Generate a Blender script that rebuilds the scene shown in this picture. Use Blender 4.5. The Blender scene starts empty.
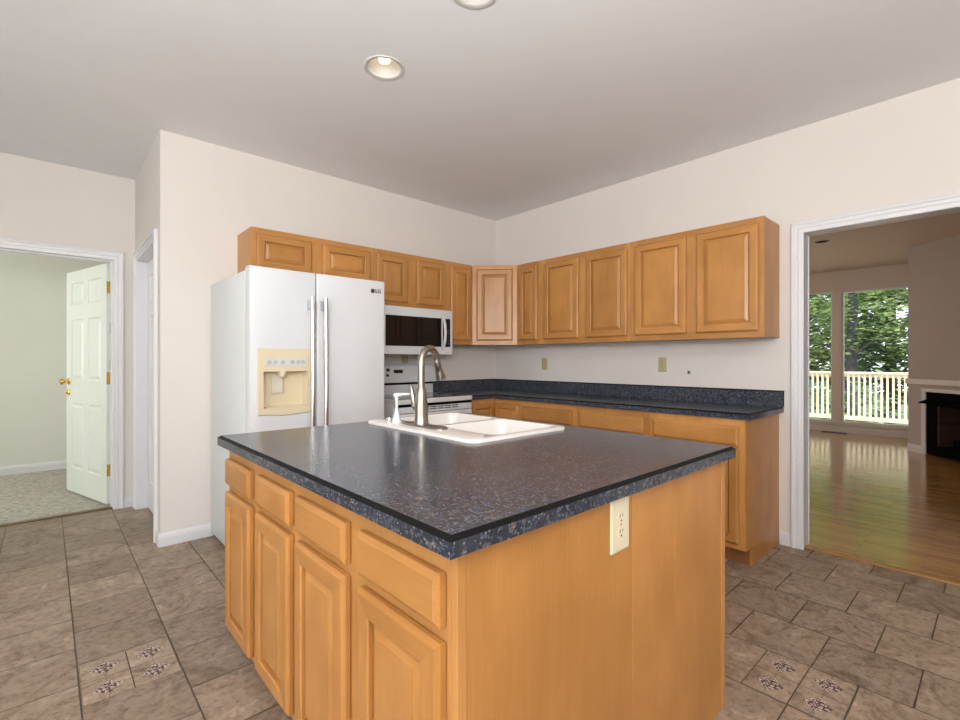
import bpy, bmesh, math, random
from mathutils import Vector, Matrix
R = math.radians
PI = math.pi
S = bpy.context.scene
COL = S.collection
random.seed(7)

# ------------------------------------------------------------------ camera
cam = bpy.data.cameras.new('camera'); cam_o = bpy.data.objects.new('camera', cam); COL.objects.link(cam_o)
cam.sensor_width = 36.0; cam.lens = 17.892; cam.clip_start = 0.02; cam.clip_end = 300
cam_o.location = (-3.6212, -3.7258, 1.2245); cam_o.rotation_euler = (R(90), 0, -0.7383)
S.camera = cam_o
# ------------------------------------------------------------------ view
S.view_settings.view_transform = 'Standard'; S.view_settings.look = 'None'
S.view_settings.gamma = 1.0; S.view_settings.use_curve_mapping = False
S.view_settings.exposure = 0.0
# ------------------------------------------------------------------ world, sun, daylight, fill lights
w = bpy.data.worlds.new('sky'); S.world = w; w.use_nodes = True
bg = w.node_tree.nodes['Background']; bg.inputs[0].default_value = (0.86, 0.93, 1.0, 1); bg.inputs[1].default_value = 2.8
def area(name, loc, rot, sx, sy, power, color=(1, 1, 1)):
    l = bpy.data.lights.new(name, 'AREA'); l.shape = 'RECTANGLE'; l.size = sx; l.size_y = sy; l.energy = power; l.color = color
    o = bpy.data.objects.new(name, l); COL.objects.link(o); o.location = loc; o.rotation_euler = rot; return o
sun = bpy.data.lights.new('sun', 'SUN'); sun.energy = 6.5; sun.angle = R(2); sun.color = (1.0, 0.94, 0.82)
sun_o = bpy.data.objects.new('sun', sun); COL.objects.link(sun_o)
sun_o.rotation_euler = Vector((0.30, 0.62, -0.95)).to_track_quat('-Z', 'Y').to_euler()
# daylight through the kitchen's own windows (in the walls behind and to the left of the camera)
area('daylight_west', (-7.02, -3.2, 1.45), (R(90), 0, R(-90)), 3.9, 1.9, 50, (0.95, 0.98, 1.0))
area('daylight_south', (-5.2, -6.57, 1.45), (R(90), 0, 0), 3.0, 1.9, 42, (1.0, 0.97, 0.93))
area('daylight_hall_room', (-6.02, 2.4, 1.5), (R(90), 0, R(-90)), 1.3, 1.3, 33, (1.0, 1.0, 0.95))
area('living_fill', (3.2, 1.96, 1.45), (R(90), 0, R(180)), 2.6, 1.9, 38, (1.0, 0.96, 0.90))  # added side fill that brightens the living room, source not in view
# added fill aimed up at the ceiling, standing in for a bounced flash
area('ceiling_fill', (-4.2, -4.4, 1.85), Vector((.36, .38, .85)).to_track_quat('-Z', 'Y').to_euler(), 1.7, 1.2, 150, (1.0, 0.98, 0.96))

# ------------------------------------------------------------------ materials
def nm(name):
    m = bpy.data.materials.new(name); m.use_nodes = True
    nt = m.node_tree; return m, nt, nt.nodes['Principled BSDF']
def N(nt, t, **k):
    n = nt.nodes.new(t)
    for a, v in k.items():
        if a.startswith('i_'):
            key = a[2:]; n.inputs[int(key) if key.isdigit() else key.replace('_', ' ')].default_value = v
        else: setattr(n, a, v)
    return n
def ramp(nt, src, stops, interp='LINEAR'):
    r = nt.nodes.new('ShaderNodeValToRGB'); r.color_ramp.interpolation = interp
    e = r.color_ramp.elements
    while len(e) < len(stops): e.new(0.5)
    for i, (p, c) in enumerate(stops): e[i].position = p; e[i].color = (c[0], c[1], c[2], 1)
    nt.links.new(src, r.inputs[0]); return r.outputs[0]
def mix(nt, fac, a, b, mode='MIX'):
    n = nt.nodes.new('ShaderNodeMix'); n.data_type = 'RGBA'; n.blend_type = mode
    for inp, v in ((n.inputs[0], fac), (n.inputs[6], a), (n.inputs[7], b)):
        if hasattr(v, 'links'): nt.links.new(v, inp)
        elif isinstance(v, (int, float)): inp.default_value = v
        else: inp.default_value = (v[0], v[1], v[2], 1)
    return n.outputs[2]
def math_(nt, op, a, b=None, c=None):
    n = nt.nodes.new('ShaderNodeMath'); n.operation = op
    for i, v in enumerate((a, b, c)):
        if v is None: continue
        if hasattr(v, 'links'): nt.links.new(v, n.inputs[i])
        else: n.inputs[i].default_value = v
    return n.outputs[0]
def plain(name, col, rough=0.5, metal=0.0, spec=0.5, noise=0.0, scale=20, bump=0.0, coat=0.0):
    m, nt, b = nm(name)
    b.inputs['Base Color'].default_value = (*col, 1); b.inputs['Roughness'].default_value = rough
    b.inputs['Metallic'].default_value = metal; b.inputs['Specular IOR Level'].default_value = spec
    b.inputs['Coat Weight'].default_value = coat
    tc = N(nt, 'ShaderNodeTexCoord'); n = N(nt, 'ShaderNodeTexNoise', i_Scale=scale, i_Detail=4.0)
    nt.links.new(tc.outputs['Object'], n.inputs['Vector'])
    k = noise if noise else 0.03
    c = ramp(nt, n.outputs[0], [(0.3, [v * (1 - k) for v in col]), (0.7, [min(1, v * (1 + k)) for v in col])])
    nt.links.new(c, b.inputs['Base Color'])
    if bump:
        bn = N(nt, 'ShaderNodeBump', i_Strength=bump, i_Distance=0.002); nt.links.new(n.outputs[0], bn.inputs['Height'])
        nt.links.new(bn.outputs[0], b.inputs['Normal'])
    return m
def maple(name, c1, c2, axis='z', rough=0.33):
    m, nt, b = nm(name)
    tc = N(nt, 'ShaderNodeTexCoord'); oi = N(nt, 'ShaderNodeObjectInfo')
    off = N(nt, 'ShaderNodeCombineXYZ')
    for i, k in enumerate((37.0, 19.0, 53.0)): nt.links.new(math_(nt, 'MULTIPLY', oi.outputs['Random'], k), off.inputs[i])
    va = N(nt, 'ShaderNodeVectorMath', operation='ADD'); nt.links.new(tc.outputs['Object'], va.inputs[0]); nt.links.new(off.outputs[0], va.inputs[1])
    def st(s1, s2):
        mp = N(nt, 'ShaderNodeMapping'); sc = {'z': (s1, s1, s2), 'x': (s2, s1, s1), 'y': (s1, s2, s1)}[axis]
        mp.inputs['Scale'].default_value = sc; nt.links.new(va.outputs[0], mp.inputs['Vector']); return mp.outputs[0]
    n1 = N(nt, 'ShaderNodeTexNoise', i_Scale=1.0, i_Detail=4.0, i_Roughness=0.6, i_Distortion=0.6); nt.links.new(st(5, 0.9), n1.inputs['Vector'])
    n2 = N(nt, 'ShaderNodeTexNoise', i_Scale=1.0, i_Detail=3.0); nt.links.new(st(160, 6), n2.inputs['Vector'])
    n3 = N(nt, 'ShaderNodeTexNoise', i_Scale=1.0, i_Detail=2.0); nt.links.new(st(6, 5), n3.inputs['Vector'])
    a = ramp(nt, n1.outputs[0], [(0.32, c1), (0.66, c2)])
    f = ramp(nt, n2.outputs[0], [(0.35, (0.95, 0.94, 0.92)), (0.62, (1.02, 1.02, 1.02))])
    g = ramp(nt, n3.outputs[0], [(0.35, (0.93, 0.90, 0.86)), (0.65, (1.06, 1.05, 1.04))])
    c = mix(nt, 1.0, a, f, 'MULTIPLY'); c = mix(nt, 1.0, c, g, 'MULTIPLY')
    rv = N(nt, 'ShaderNodeMapRange'); rv.inputs['To Min'].default_value = 0.92; rv.inputs['To Max'].default_value = 1.08
    nt.links.new(oi.outputs['Random'], rv.inputs[0]); cc = N(nt, 'ShaderNodeCombineXYZ')
    for i in range(3): nt.links.new(rv.outputs[0], cc.inputs[i])
    c = mix(nt, 1.0, c, cc.outputs[0], 'MULTIPLY')
    nt.links.new(c, b.inputs['Base Color']); b.inputs['Roughness'].default_value = rough
    b.inputs['Specular IOR Level'].default_value = 0.45
    return m
WOOD = maple('maple_vertical', (0.415, 0.188, 0.049), (0.505, 0.240, 0.071), 'z')
WOODX = maple('maple_horizontal', (0.415, 0.188, 0.049), (0.505, 0.240, 0.071), 'x')
WOODF = maple('maple_frame', (0.46, 0.216, 0.062), (0.55, 0.272, 0.088), 'z')
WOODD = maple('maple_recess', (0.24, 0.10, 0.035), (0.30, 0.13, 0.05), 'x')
WALL = plain('wall_paint', (0.70, 0.655, 0.61), 0.9, spec=0.2, noise=0.012, scale=3, bump=0.05)
WALLG = plain('hall_room_paint', (0.70, 0.70, 0.635), 0.9, spec=0.2, noise=0.012, scale=3)
WALLL = plain('living_paint', (0.64, 0.54, 0.44), 0.9, spec=0.2, noise=0.012, scale=3)
CEIL = plain('ceiling_paint', (0.80, 0.805, 0.81), 0.95, spec=0.15, noise=0.01, scale=4)
TRIM = plain('white_trim', (0.69, 0.69, 0.70), 0.35, spec=0.5, noise=0.01)
TRIML = plain('cream_trim', (0.62, 0.54, 0.45), 0.4, noise=0.01)
DOORW = plain('door_paint', (0.70, 0.73, 0.66), 0.4, noise=0.01)
WHITE = plain('white_enamel', (0.66, 0.67, 0.685), 0.25, coat=0.3, noise=0.005)
WHITES = plain('white_textured_steel', (0.68, 0.71, 0.695), 0.45, noise=0.02, scale=300, bump=0.1)
PORC = plain('sink_white', (0.74, 0.70, 0.665), 0.22, coat=0.3, noise=0.005)
CREAM = plain('cream_plastic', (0.68, 0.58, 0.40), 0.4, noise=0.01)
ALMOND = plain('almond_plastic', (0.74, 0.66, 0.47), 0.35, noise=0.01)
OCHRE = plain('ochre_plastic', (0.45, 0.38, 0.20), 0.4, noise=0.01)
GREYP = plain('grey_plastic', (0.45, 0.46, 0.48), 0.4)
DARKP = plain('dark_plastic', (0.03, 0.03, 0.035), 0.4)
BLACKG = plain('black_glass', (0.006, 0.005, 0.005), 0.06, spec=0.3)
GLASST = plain('cooktop_glass', (0.10, 0.10, 0.10), 0.08)
BLACKE = plain('black_edge', (0.004, 0.004, 0.004), 0.5, spec=0.15)
BLACKM = plain('black_metal', (0.003, 0.003, 0.003), 0.7, spec=0.02)
NICKEL = plain('brushed_nickel', (0.36, 0.325, 0.275), 0.28, metal=1.0, noise=0.02, scale=3)
STEEL = plain('stainless_steel', (0.72, 0.71, 0.70), 0.25, metal=1.0, noise=0.02, scale=3)
CHROME = plain('chrome', (0.8, 0.8, 0.8), 0.08, metal=1.0)
BRASS = plain('polished_brass', (0.78, 0.50, 0.10), 0.2, metal=1.0)
CANR = plain('can_reflector', (0.50, 0.48, 0.45), 0.3)
RUBBER = plain('dark_gap', (0.05, 0.05, 0.05), 0.8)
THRESH = plain('threshold_wood', (0.42, 0.22, 0.07), 0.3, noise=0.1, scale=30)
THRESHD = plain('threshold_bronze', (0.16, 0.09, 0.05), 0.4, noise=0.1, scale=30)
DECKW = plain('deck_wood', (0.88, 0.80, 0.66), 0.7, noise=0.12, scale=14)
BARK = plain('bark', (0.055, 0.055, 0.055), 0.9, noise=0.4, scale=6)
GROUND = plain('forest_floor', (0.10, 0.11, 0.05), 0.95, noise=0.5, scale=1.5)

def m_emit(name, col, s):
    m, nt, b = nm(name); b.inputs['Base Color'].default_value = (*col, 1)
    b.inputs['Emission Color'].default_value = (*col, 1); b.inputs['Emission Strength'].default_value = s; return m
BULB = m_emit('lit_bulb', (1.0, 0.84, 0.62), 3.5)
BULBOFF = plain('frosted_bulb', (0.85, 0.84, 0.80), 0.4)

def m_glass():
    m, nt, b = nm('window_glass'); out = nt.nodes['Material Output']
    tr = N(nt, 'ShaderNodeBsdfTransparent'); gl = N(nt, 'ShaderNodeBsdfGlossy', i_Roughness=0.01)
    fr = N(nt, 'ShaderNodeFresnel', i_IOR=1.3); mx = N(nt, 'ShaderNodeMixShader')
    nt.links.new(fr.outputs[0], mx.inputs[0]); nt.links.new(tr.outputs[0], mx.inputs[1]); nt.links.new(gl.outputs[0], mx.inputs[2])
    nt.links.new(mx.outputs[0], out.inputs[0]); return m
GLASS = m_glass()

def m_counter():
    m, nt, b = nm('speckled_laminate')
    tc = N(nt, 'ShaderNodeTexCoord')
    n0 = N(nt, 'ShaderNodeTexNoise', i_Scale=26.0, i_Detail=5.0, i_Roughness=0.7); nt.links.new(tc.outputs['Object'], n0.inputs['Vector'])
    base = ramp(nt, n0.outputs[0], [(0.3, (0.020, 0.023, 0.031)), (0.5, (0.033, 0.038, 0.050)), (0.72, (0.054, 0.059, 0.073))])
    c = base
    for sc, th, col, rnd in ((125, 0.80, (0.085, 0.095, 0.118), 0), (85, 0.90, (0.11, 0.09, 0.09), 1), (165, 0.82, (0.060, 0.083, 0.13), 2), (230, 0.94, (0.20, 0.20, 0.22), 0)):
        v = N(nt, 'ShaderNodeTexVoronoi', i_Scale=float(sc)); 
        wv = N(nt, 'ShaderNodeVectorMath', operation='ADD'); wv.inputs[1].default_value = (sc * .13, rnd * 3.1, 0)
        nt.links.new(tc.outputs['Object'], wv.inputs[0]); nt.links.new(wv.outputs[0], v.inputs['Vector'])
        sp = N(nt, 'ShaderNodeSeparateColor'); nt.links.new(v.outputs['Color'], sp.inputs[0])
        c = mix(nt, math_(nt, 'MULTIPLY', math_(nt, 'GREATER_THAN', sp.outputs[rnd], th), math_(nt, 'LESS_THAN', v.outputs['Distance'], 0.55)), c, col)
    nt.links.new(c, b.inputs['Base Color']); b.inputs['Roughness'].default_value = 0.2; b.inputs['Specular IOR Level'].default_value = 0.42
    n2 = N(nt, 'ShaderNodeTexNoise', i_Scale=120.0, i_Detail=2.0); nt.links.new(tc.outputs['Object'], n2.inputs['Vector'])
    bn = N(nt, 'ShaderNodeBump', i_Strength=0.06, i_Distance=0.002); nt.links.new(n2.outputs[0], bn.inputs['Height']); nt.links.new(bn.outputs[0], b.inputs['Normal'])
    return m
LAM = m_counter()

TX0, TPX, TY0, TPY = -3.2195, 0.309, -3.054, 0.3047      # tile grid: column edge and pitch, joint and pitch
def stone(nt, vec, cell):
    """slate-like ceramic colour, shifted per tile by the colour in cell"""
    sh = N(nt, 'ShaderNodeVectorMath', operation='SCALE'); nt.links.new(cell, sh.inputs[0]); sh.inputs['Scale'].default_value = 31.0
    va = N(nt, 'ShaderNodeVectorMath', operation='ADD'); nt.links.new(vec, va.inputs[0]); nt.links.new(sh.outputs[0], va.inputs[1])
    n = N(nt, 'ShaderNodeTexNoise', i_Scale=5.0, i_Detail=12.0, i_Roughness=0.78, i_Distortion=1.6); nt.links.new(va.outputs[0], n.inputs['Vector'])
    n2 = N(nt, 'ShaderNodeTexNoise', i_Scale=38.0, i_Detail=5.0, i_Roughness=0.7); nt.links.new(va.outputs[0], n2.inputs['Vector'])
    c = ramp(nt, n.outputs[0], [(0.34, (0.155, 0.103, 0.068)), (0.455, (0.295, 0.216, 0.155)), (0.50, (0.355, 0.268, 0.198)), (0.54, (0.340, 0.256, 0.188)), (0.66, (0.50, 0.39, 0.30))])
    d = ramp(nt, n2.outputs[0], [(0.36, (0.66, 0.63, 0.60)), (0.50, (1.0, 1.0, 1.0)), (0.64, (1.10, 1.10, 1.10))])
    return mix(nt, 1.0, c, d, 'MULTIPLY'), n.outputs[0], n2.outputs[0]
def m_tiles():
    m, nt, b = nm('floor_tiles')
    tc = N(nt, 'ShaderNodeTexCoord'); sx = N(nt, 'ShaderNodeSeparateXYZ'); nt.links.new(tc.outputs['Object'], sx.inputs[0])
    X, Y = sx.outputs[0], sx.outputs[1]
    u = math_(nt, 'DIVIDE', math_(nt, 'SUBTRACT', X, TX0), TPX); ci = math_(nt, 'FLOOR', u)
    par = math_(nt, 'PINGPONG', ci, 1.0)                         # 0 even columns, 1 odd
    # column index 5 holds the joint phase of TY0, so odd columns carry no shift
    shift = math_(nt, 'MULTIPLY', math_(nt, 'SUBTRACT', 1.0, par), 0.5)
    v = math_(nt, 'ADD', math_(nt, 'DIVIDE', math_(nt, 'SUBTRACT', Y, TY0), TPY), shift); ri = math_(nt, 'FLOOR', v)
    fu = math_(nt, 'SUBTRACT', u, ci); fv = math_(nt, 'SUBTRACT', v, ri)
    du = math_(nt, 'MULTIPLY', math_(nt, 'MINIMUM', fu, math_(nt, 'SUBTRACT', 1.0, fu)), TPX)
    dv = math_(nt, 'MULTIPLY', math_(nt, 'MINIMUM', fv, math_(nt, 'SUBTRACT', 1.0, fv)), TPY)
    nz = N(nt, 'ShaderNodeTexNoise', i_Scale=14.0, i_Detail=3.0); nt.links.new(tc.outputs['Object'], nz.inputs['Vector'])
    d = math_(nt, 'ADD', math_(nt, 'MINIMUM', du, dv), math_(nt, 'MULTIPLY', math_(nt, 'SUBTRACT', nz.outputs[0], 0.5), 0.003))
    grout = N(nt, 'ShaderNodeMapRange', interpolation_type='SMOOTHSTEP'); nt.links.new(d, grout.inputs[0])
    grout.inputs[1].default_value = 0.0014; grout.inputs[2].default_value = 0.0034; grout.inputs[3].default_value = 1; grout.inputs[4].default_value = 0
    wn = N(nt, 'ShaderNodeTexWhiteNoise', noise_dimensions='2D'); cb = N(nt, 'ShaderNodeCombineXYZ'); nt.links.new(ci, cb.inputs[0]); nt.links.new(ri, cb.inputs[1])
    nt.links.new(cb.outputs[0], wn.inputs['Vector'])
    c, h1, h2 = stone(nt, tc.outputs['Object'], wn.outputs['Color'])
    tone = ramp(nt, wn.outputs['Value'], [(0, (0.86, 0.84, 0.82)), (1, (1.12, 1.10, 1.08))])
    c = mix(nt, 1.0, c, tone, 'MULTIPLY'); c = mix(nt, grout.outputs[0], c, (0.085, 0.058, 0.040))
    nt.links.new(c, b.inputs['Base Color'])
    rr = N(nt, 'ShaderNodeMapRange'); nt.links.new(h2, rr.inputs[0]); rr.inputs[3].default_value = 0.34; rr.inputs[4].default_value = 0.62
    nt.links.new(rr.outputs[0], b.inputs['Roughness'])
    hh = math_(nt, 'SUBTRACT', math_(nt, 'ADD', h1, math_(nt, 'MULTIPLY', h2, 0.35)), math_(nt, 'MULTIPLY', grout.outputs[0], 0.9))
    bn = N(nt, 'ShaderNodeBump', i_Strength=0.8, i_Distance=0.005); nt.links.new(hh, bn.inputs['Height']); nt.links.new(bn.outputs[0], b.inputs['Normal'])
    return m
TILES = m_tiles()
def m_inset():
    m, nt, b = nm('mosaic_inset_tile')
    tc = N(nt, 'ShaderNodeTexCoord'); sx = N(nt, 'ShaderNodeSeparateXYZ'); nt.links.new(tc.outputs['Object'], sx.inputs[0])
    ax = math_(nt, 'ABSOLUTE', sx.outputs[0]); ay = math_(nt, 'ABSOLUTE', sx.outputs[1])
    dia = math_(nt, 'LESS_THAN', math_(nt, 'ADD', ax, ay), 0.050)
    v = N(nt, 'ShaderNodeTexVoronoi', i_Scale=190.0); nt.links.new(tc.outputs['Object'], v.inputs['Vector'])
    sp = N(nt, 'ShaderNodeSeparateColor'); nt.links.new(v.outputs['Color'], sp.inputs[0])
    peb = ramp(nt, sp.outputs[0], [(0, (0.07, 0.028, 0.02)), (0.40, (0.14, 0.06, 0.045)), (0.52, (0.55, 0.45, 0.40))], 'CONSTANT')
    oi = N(nt, 'ShaderNodeObjectInfo')
    c, h1, h2 = stone(nt, tc.outputs['Object'], oi.outputs['Location'])
    line = math_(nt, 'LESS_THAN', math_(nt, 'MINIMUM', ax, ay), 0.0011)
    c = mix(nt, 1.0, c, (1.1, 1.08, 1.05), 'MULTIPLY'); c = mix(nt, math_(nt, 'MULTIPLY', line, 0.75), c, (0.10, 0.07, 0.05)); c = mix(nt, dia, c, peb)
    nt.links.new(c, b.inputs['Base Color']); b.inputs['Roughness'].default_value = 0.5
    bn = N(nt, 'ShaderNodeBump', i_Strength=0.4, i_Distance=0.002); nt.links.new(h2, bn.inputs['Height']); nt.links.new(bn.outputs[0], b.inputs['Normal'])
    return m
INSET = m_inset()
GROUT = plain('grout', (0.085, 0.058, 0.040), 0.9)
def m_planks():
    m, nt, b = nm('oak_strip_floor')
    tc = N(nt, 'ShaderNodeTexCoord'); mp = N(nt, 'ShaderNodeMapping'); mp.inputs['Rotation'].default_value = (0, 0, R(90))
    nt.links.new(tc.outputs['Object'], mp.inputs[0])
    br = N(nt, 'ShaderNodeTexBrick', offset=0.37, squash=1.0); nt.links.new(mp.outputs[0], br.inputs['Vector'])
    for k, v in (('Color1', (0.0, 0, 0, 1)), ('Color2', (1, 1, 1, 1)), ('Mortar', (0.5, 0.5, 0.5, 1)), ('Scale', 1.0), ('Mortar Size', 0.0009), ('Brick Width', 0.85), ('Row Height', 0.057)): br.inputs[k].default_value = v
    st = N(nt, 'ShaderNodeMapping'); st.inputs['Scale'].default_value = (40, 2.5, 10); nt.links.new(tc.outputs['Object'], st.inputs[0])
    n = N(nt, 'ShaderNodeTexNoise', i_Scale=1.0, i_Detail=5.0); nt.links.new(st.outputs[0], n.inputs['Vector'])
    c = ramp(nt, br.outputs['Color'], [(0, (0.46, 0.21, 0.055)), (1, (0.62, 0.31, 0.095))])
    c = mix(nt, 1.0, c, ramp(nt, n.outputs[0], [(0.35, (0.82, 0.80, 0.76)), (0.6, (1.05, 1.05, 1.05))]), 'MULTIPLY')
    c = mix(nt, br.outputs['Fac'], c, (0.11, 0.05, 0.018)); nt.links.new(c, b.inputs['Base Color'])
    b.inputs['Roughness'].default_value = 0.15; b.inputs['Specular IOR Level'].default_value = 0.5
    b.inputs['Coat Weight'].default_value = 0.6; b.inputs['Coat Roughness'].default_value = 0.14; b.inputs['Coat IOR'].default_value = 1.6
    sw = N(nt, 'ShaderNodeTexNoise', i_Scale=1.0, i_Detail=2.0); s2 = N(nt, 'ShaderNodeMapping'); s2.inputs['Scale'].default_value = (22, 3, 3); nt.links.new(tc.outputs['Object'], s2.inputs[0]); nt.links.new(s2.outputs[0], sw.inputs['Vector'])
    sx = N(nt, 'ShaderNodeSeparateXYZ'); nt.links.new(tc.outputs['Object'], sx.inputs[0])
    cup = math_(nt, 'PINGPONG', math_(nt, 'DIVIDE', sx.outputs[0], 0.057), 0.5)
    h = math_(nt, 'SUBTRACT', math_(nt, 'ADD', math_(nt, 'MULTIPLY', sw.outputs[0], 0.9), math_(nt, 'MULTIPLY', math_(nt, 'POWER', cup, 0.5), 0.5)), math_(nt, 'MULTIPLY', br.outputs['Fac'], 0.6))
    bn = N(nt, 'ShaderNodeBump', i_Strength=0.32, i_Distance=0.004); nt.links.new(h, bn.inputs['Height']); nt.links.new(bn.outputs[0], b.inputs['Normal']); nt.links.new(bn.outputs[0], b.inputs['Coat Normal'])
    return m
PLANKS = m_planks()
def m_carpet():
    m, nt, b = nm('mottled_carpet')
    tc = N(nt, 'ShaderNodeTexCoord'); mp = N(nt, 'ShaderNodeMapping'); mp.inputs['Scale'].default_value = (.7, 3.0, 1); nt.links.new(tc.outputs['Object'], mp.inputs[0])
    n = N(nt, 'ShaderNodeTexNoise', i_Scale=38.0, i_Detail=4.0, i_Roughness=0.75); nt.links.new(mp.outputs[0], n.inputs['Vector'])
    c = ramp(nt, n.outputs[0], [(0.38, (0.24, 0.225, 0.18)), (0.5, (0.45, 0.425, 0.36)), (0.62, (0.68, 0.65, 0.57))])
    nt.links.new(c, b.inputs['Base Color']); b.inputs['Roughness'].default_value = 1.0; b.inputs['Specular IOR Level'].default_value = 0.1
    bn = N(nt, 'ShaderNodeBump', i_Strength=0.8, i_Distance=0.006); nt.links.new(n.outputs[0], bn.inputs['Height']); nt.links.new(bn.outputs[0], b.inputs['Normal'])
    return m
CARPET = m_carpet()
def m_brick():
    m, nt, b = nm('firebrick')
    tc = N(nt, 'ShaderNodeTexCoord'); mp = N(nt, 'ShaderNodeMapping'); mp.inputs['Rotation'].default_value = (R(90), 0, 0); nt.links.new(tc.outputs['Object'], mp.inputs[0])
    br = N(nt, 'ShaderNodeTexBrick'); nt.links.new(mp.outputs[0], br.inputs['Vector'])
    for k, v in (('Color1', (0.07, 0.028, 0.020, 1)), ('Color2', (0.11, 0.045, 0.03, 1)), ('Mortar', (0.05, 0.04, 0.035, 1)), ('Scale', 1.0), ('Mortar Size', 0.004), ('Brick Width', 0.12), ('Row Height', 0.05)): br.inputs[k].default_value = v
    nt.links.new(br.outputs[0], b.inputs['Base Color']); b.inputs['Roughness'].default_value = 0.9; return m
BRICK = m_brick()
def m_leaf(name, a, bcol):
    m, nt, b = nm(name); out = nt.nodes['Material Output']
    g = N(nt, 'ShaderNodeNewGeometry'); c = ramp(nt, g.outputs['Random Per Island'], [(0, a), (0.7, bcol), (1, [v * 1.5 for v in bcol])])
    nt.links.new(c, b.inputs['Base Color']); b.inputs['Roughness'].default_value = 0.55
    tl = N(nt, 'ShaderNodeBsdfTranslucent'); nt.links.new(c, tl.inputs[0]); mx = N(nt, 'ShaderNodeMixShader', i_0=0.5)
    nt.links.new(b.outputs[0], mx.inputs[1]); nt.links.new(tl.outputs[0], mx.inputs[2]); nt.links.new(mx.outputs[0], out.inputs[0]); return m
LEAF = m_leaf('leaves_bright', (0.12, 0.19, 0.07), (0.34, 0.44, 0.19))
LEAFD = m_leaf('leaves_dark', (0.09, 0.16, 0.08), (0.24, 0.35, 0.18))

# ------------------------------------------------------------------ mesh helpers
def link(name, bm, mats, parent=None, smooth=False, loc=None, kind=None):
    me = bpy.data.meshes.new(name); bmesh.ops.recalc_face_normals(bm, faces=bm.faces)
    bm.to_mesh(me); bm.free()
    for m in (mats if isinstance(mats, (list, tuple)) else [mats]): me.materials.append(m)
    if smooth:
        for p in me.polygons: p.use_smooth = True
        try: me.set_sharp_from_angle(angle=R(38))
        except Exception: pass
    o = bpy.data.objects.new(name, me); COL.objects.link(o)
    if loc: o.location = loc
    if parent: o.parent = parent
    if kind: o['kind'] = kind
    return o
def tag(o, label, cat, group=None, kind=None):
    o['label'] = label; o['category'] = cat
    if group: o['group'] = group
    if kind: o['kind'] = kind
    return o
def thing(name, label, cat, loc=(0, 0, 0), rz=0, group=None, kind=None):
    o = bpy.data.objects.new(name, None); COL.objects.link(o); o.location = loc; o.rotation_euler = (0, 0, rz); o.empty_display_size = 0.1
    return tag(o, label, cat, group, kind)
def box(bm, x0, x1, y0, y1, z0, z1, bev=0.0, seg=2, mat=0):
    c = [(x, y, z) for z in (z0, z1) for y in (y0, y1) for x in (x0, x1)]
    v = [bm.verts.new(p) for p in c]
    fs = [bm.faces.new([v[i] for i in q]) for q in ((0, 2, 3, 1), (4, 5, 7, 6), (0, 1, 5, 4), (2, 6, 7, 3), (0, 4, 6, 2), (1, 3, 7, 5))]
    for f in fs: f.material_index = mat
    if bev > 0:
        es = list({e for f in fs for e in f.edges})
        r = bmesh.ops.bevel(bm, geom=es, offset=bev, segments=seg, affect='EDGES', profile=0.5)
        for f in r['faces']: f.material_index = mat
def bx(name, dims, m, parent=None, bev=0.0, **k):
    bm = bmesh.new(); box(bm, *dims, bev=bev); return link(name, bm, m, parent, smooth=bev > 0, **k)
def frames(pts):
    P = [Vector(p) for p in pts]; out = []
    up = None
    for i in range(len(P)):
        t = (P[min(i + 1, len(P) - 1)] - P[max(i - 1, 0)]).normalized()
        if up is None:
            a = Vector((0, 0, 1)) if abs(t.z) < 0.9 else Vector((1, 0, 0)); up = (a - t * a.dot(t)).normalized()
        else: up = (up - t * up.dot(t)).normalized()
        out.append((P[i], t, up, t.cross(up)))
    return out
def tube(bm, pts, rad, n=14, caps=True, sx=1.0, sy=1.0, mat=0):
    if not isinstance(rad, (list, tuple)): rad = [rad] * len(pts)
    rings = []
    for (p, t, u, s), r in zip(frames(pts), rad):
        rings.append([bm.verts.new(p + (u * math.cos(2 * PI * k / n) * sx + s * math.sin(2 * PI * k / n) * sy) * r) for k in range(n)])
    for a, b in zip(rings, rings[1:]):
        for k in range(n):
            f = bm.faces.new((a[k], a[(k + 1) % n], b[(k + 1) % n], b[k])); f.material_index = mat
    if caps:
        bm.faces.new(rings[0][::-1]).material_index = mat; bm.faces.new(rings[-1]).material_index = mat
def lathe(bm, prof, n=32, c=(0, 0, 0), axis='z', cap=True, mat=0):
    def P(r, h, a):
        x, y = r * math.cos(a), r * math.sin(a)
        q = {'z': (x, y, h), 'y': (x, h, y), 'x': (h, x, y)}[axis]
        return (c[0] + q[0], c[1] + q[1], c[2] + q[2])
    rings = [[bm.verts.new(P(max(r, 1e-4), h, 2 * PI * k / n)) for k in range(n)] for r, h in prof]
    for a, b in zip(rings, rings[1:]):
        for k in range(n):
            bm.faces.new((a[k], a[(k + 1) % n], b[(k + 1) % n], b[k])).material_index = mat
    if cap:
        bm.faces.new(rings[0]).material_index = mat; bm.faces.new(rings[-1]).material_index = mat
def prism(bm, poly, z0, z1, mat=0):
    a = [bm.verts.new((x, y, z0)) for x, y in poly]; b = [bm.verts.new((x, y, z1)) for x, y in poly]
    bm.faces.new(a[::-1]).material_index = mat; bm.faces.new(b).material_index = mat
    for i in range(len(a)):
        j = (i + 1) % len(a); bm.faces.new((a[i], a[j], b[j], b[i])).material_index = mat
def rrect(x0, x1, y0, y1, r, n=6):
    out = []
    for cx, cy, a0 in ((x1 - r, y0 + r, -90), (x1 - r, y1 - r, 0), (x0 + r, y1 - r, 90), (x0 + r, y0 + r, 180)):
        for k in range(n + 1):
            a = R(a0 + 90 * k / n); out.append((cx + r * math.cos(a), cy + r * math.sin(a)))
    return out
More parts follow.
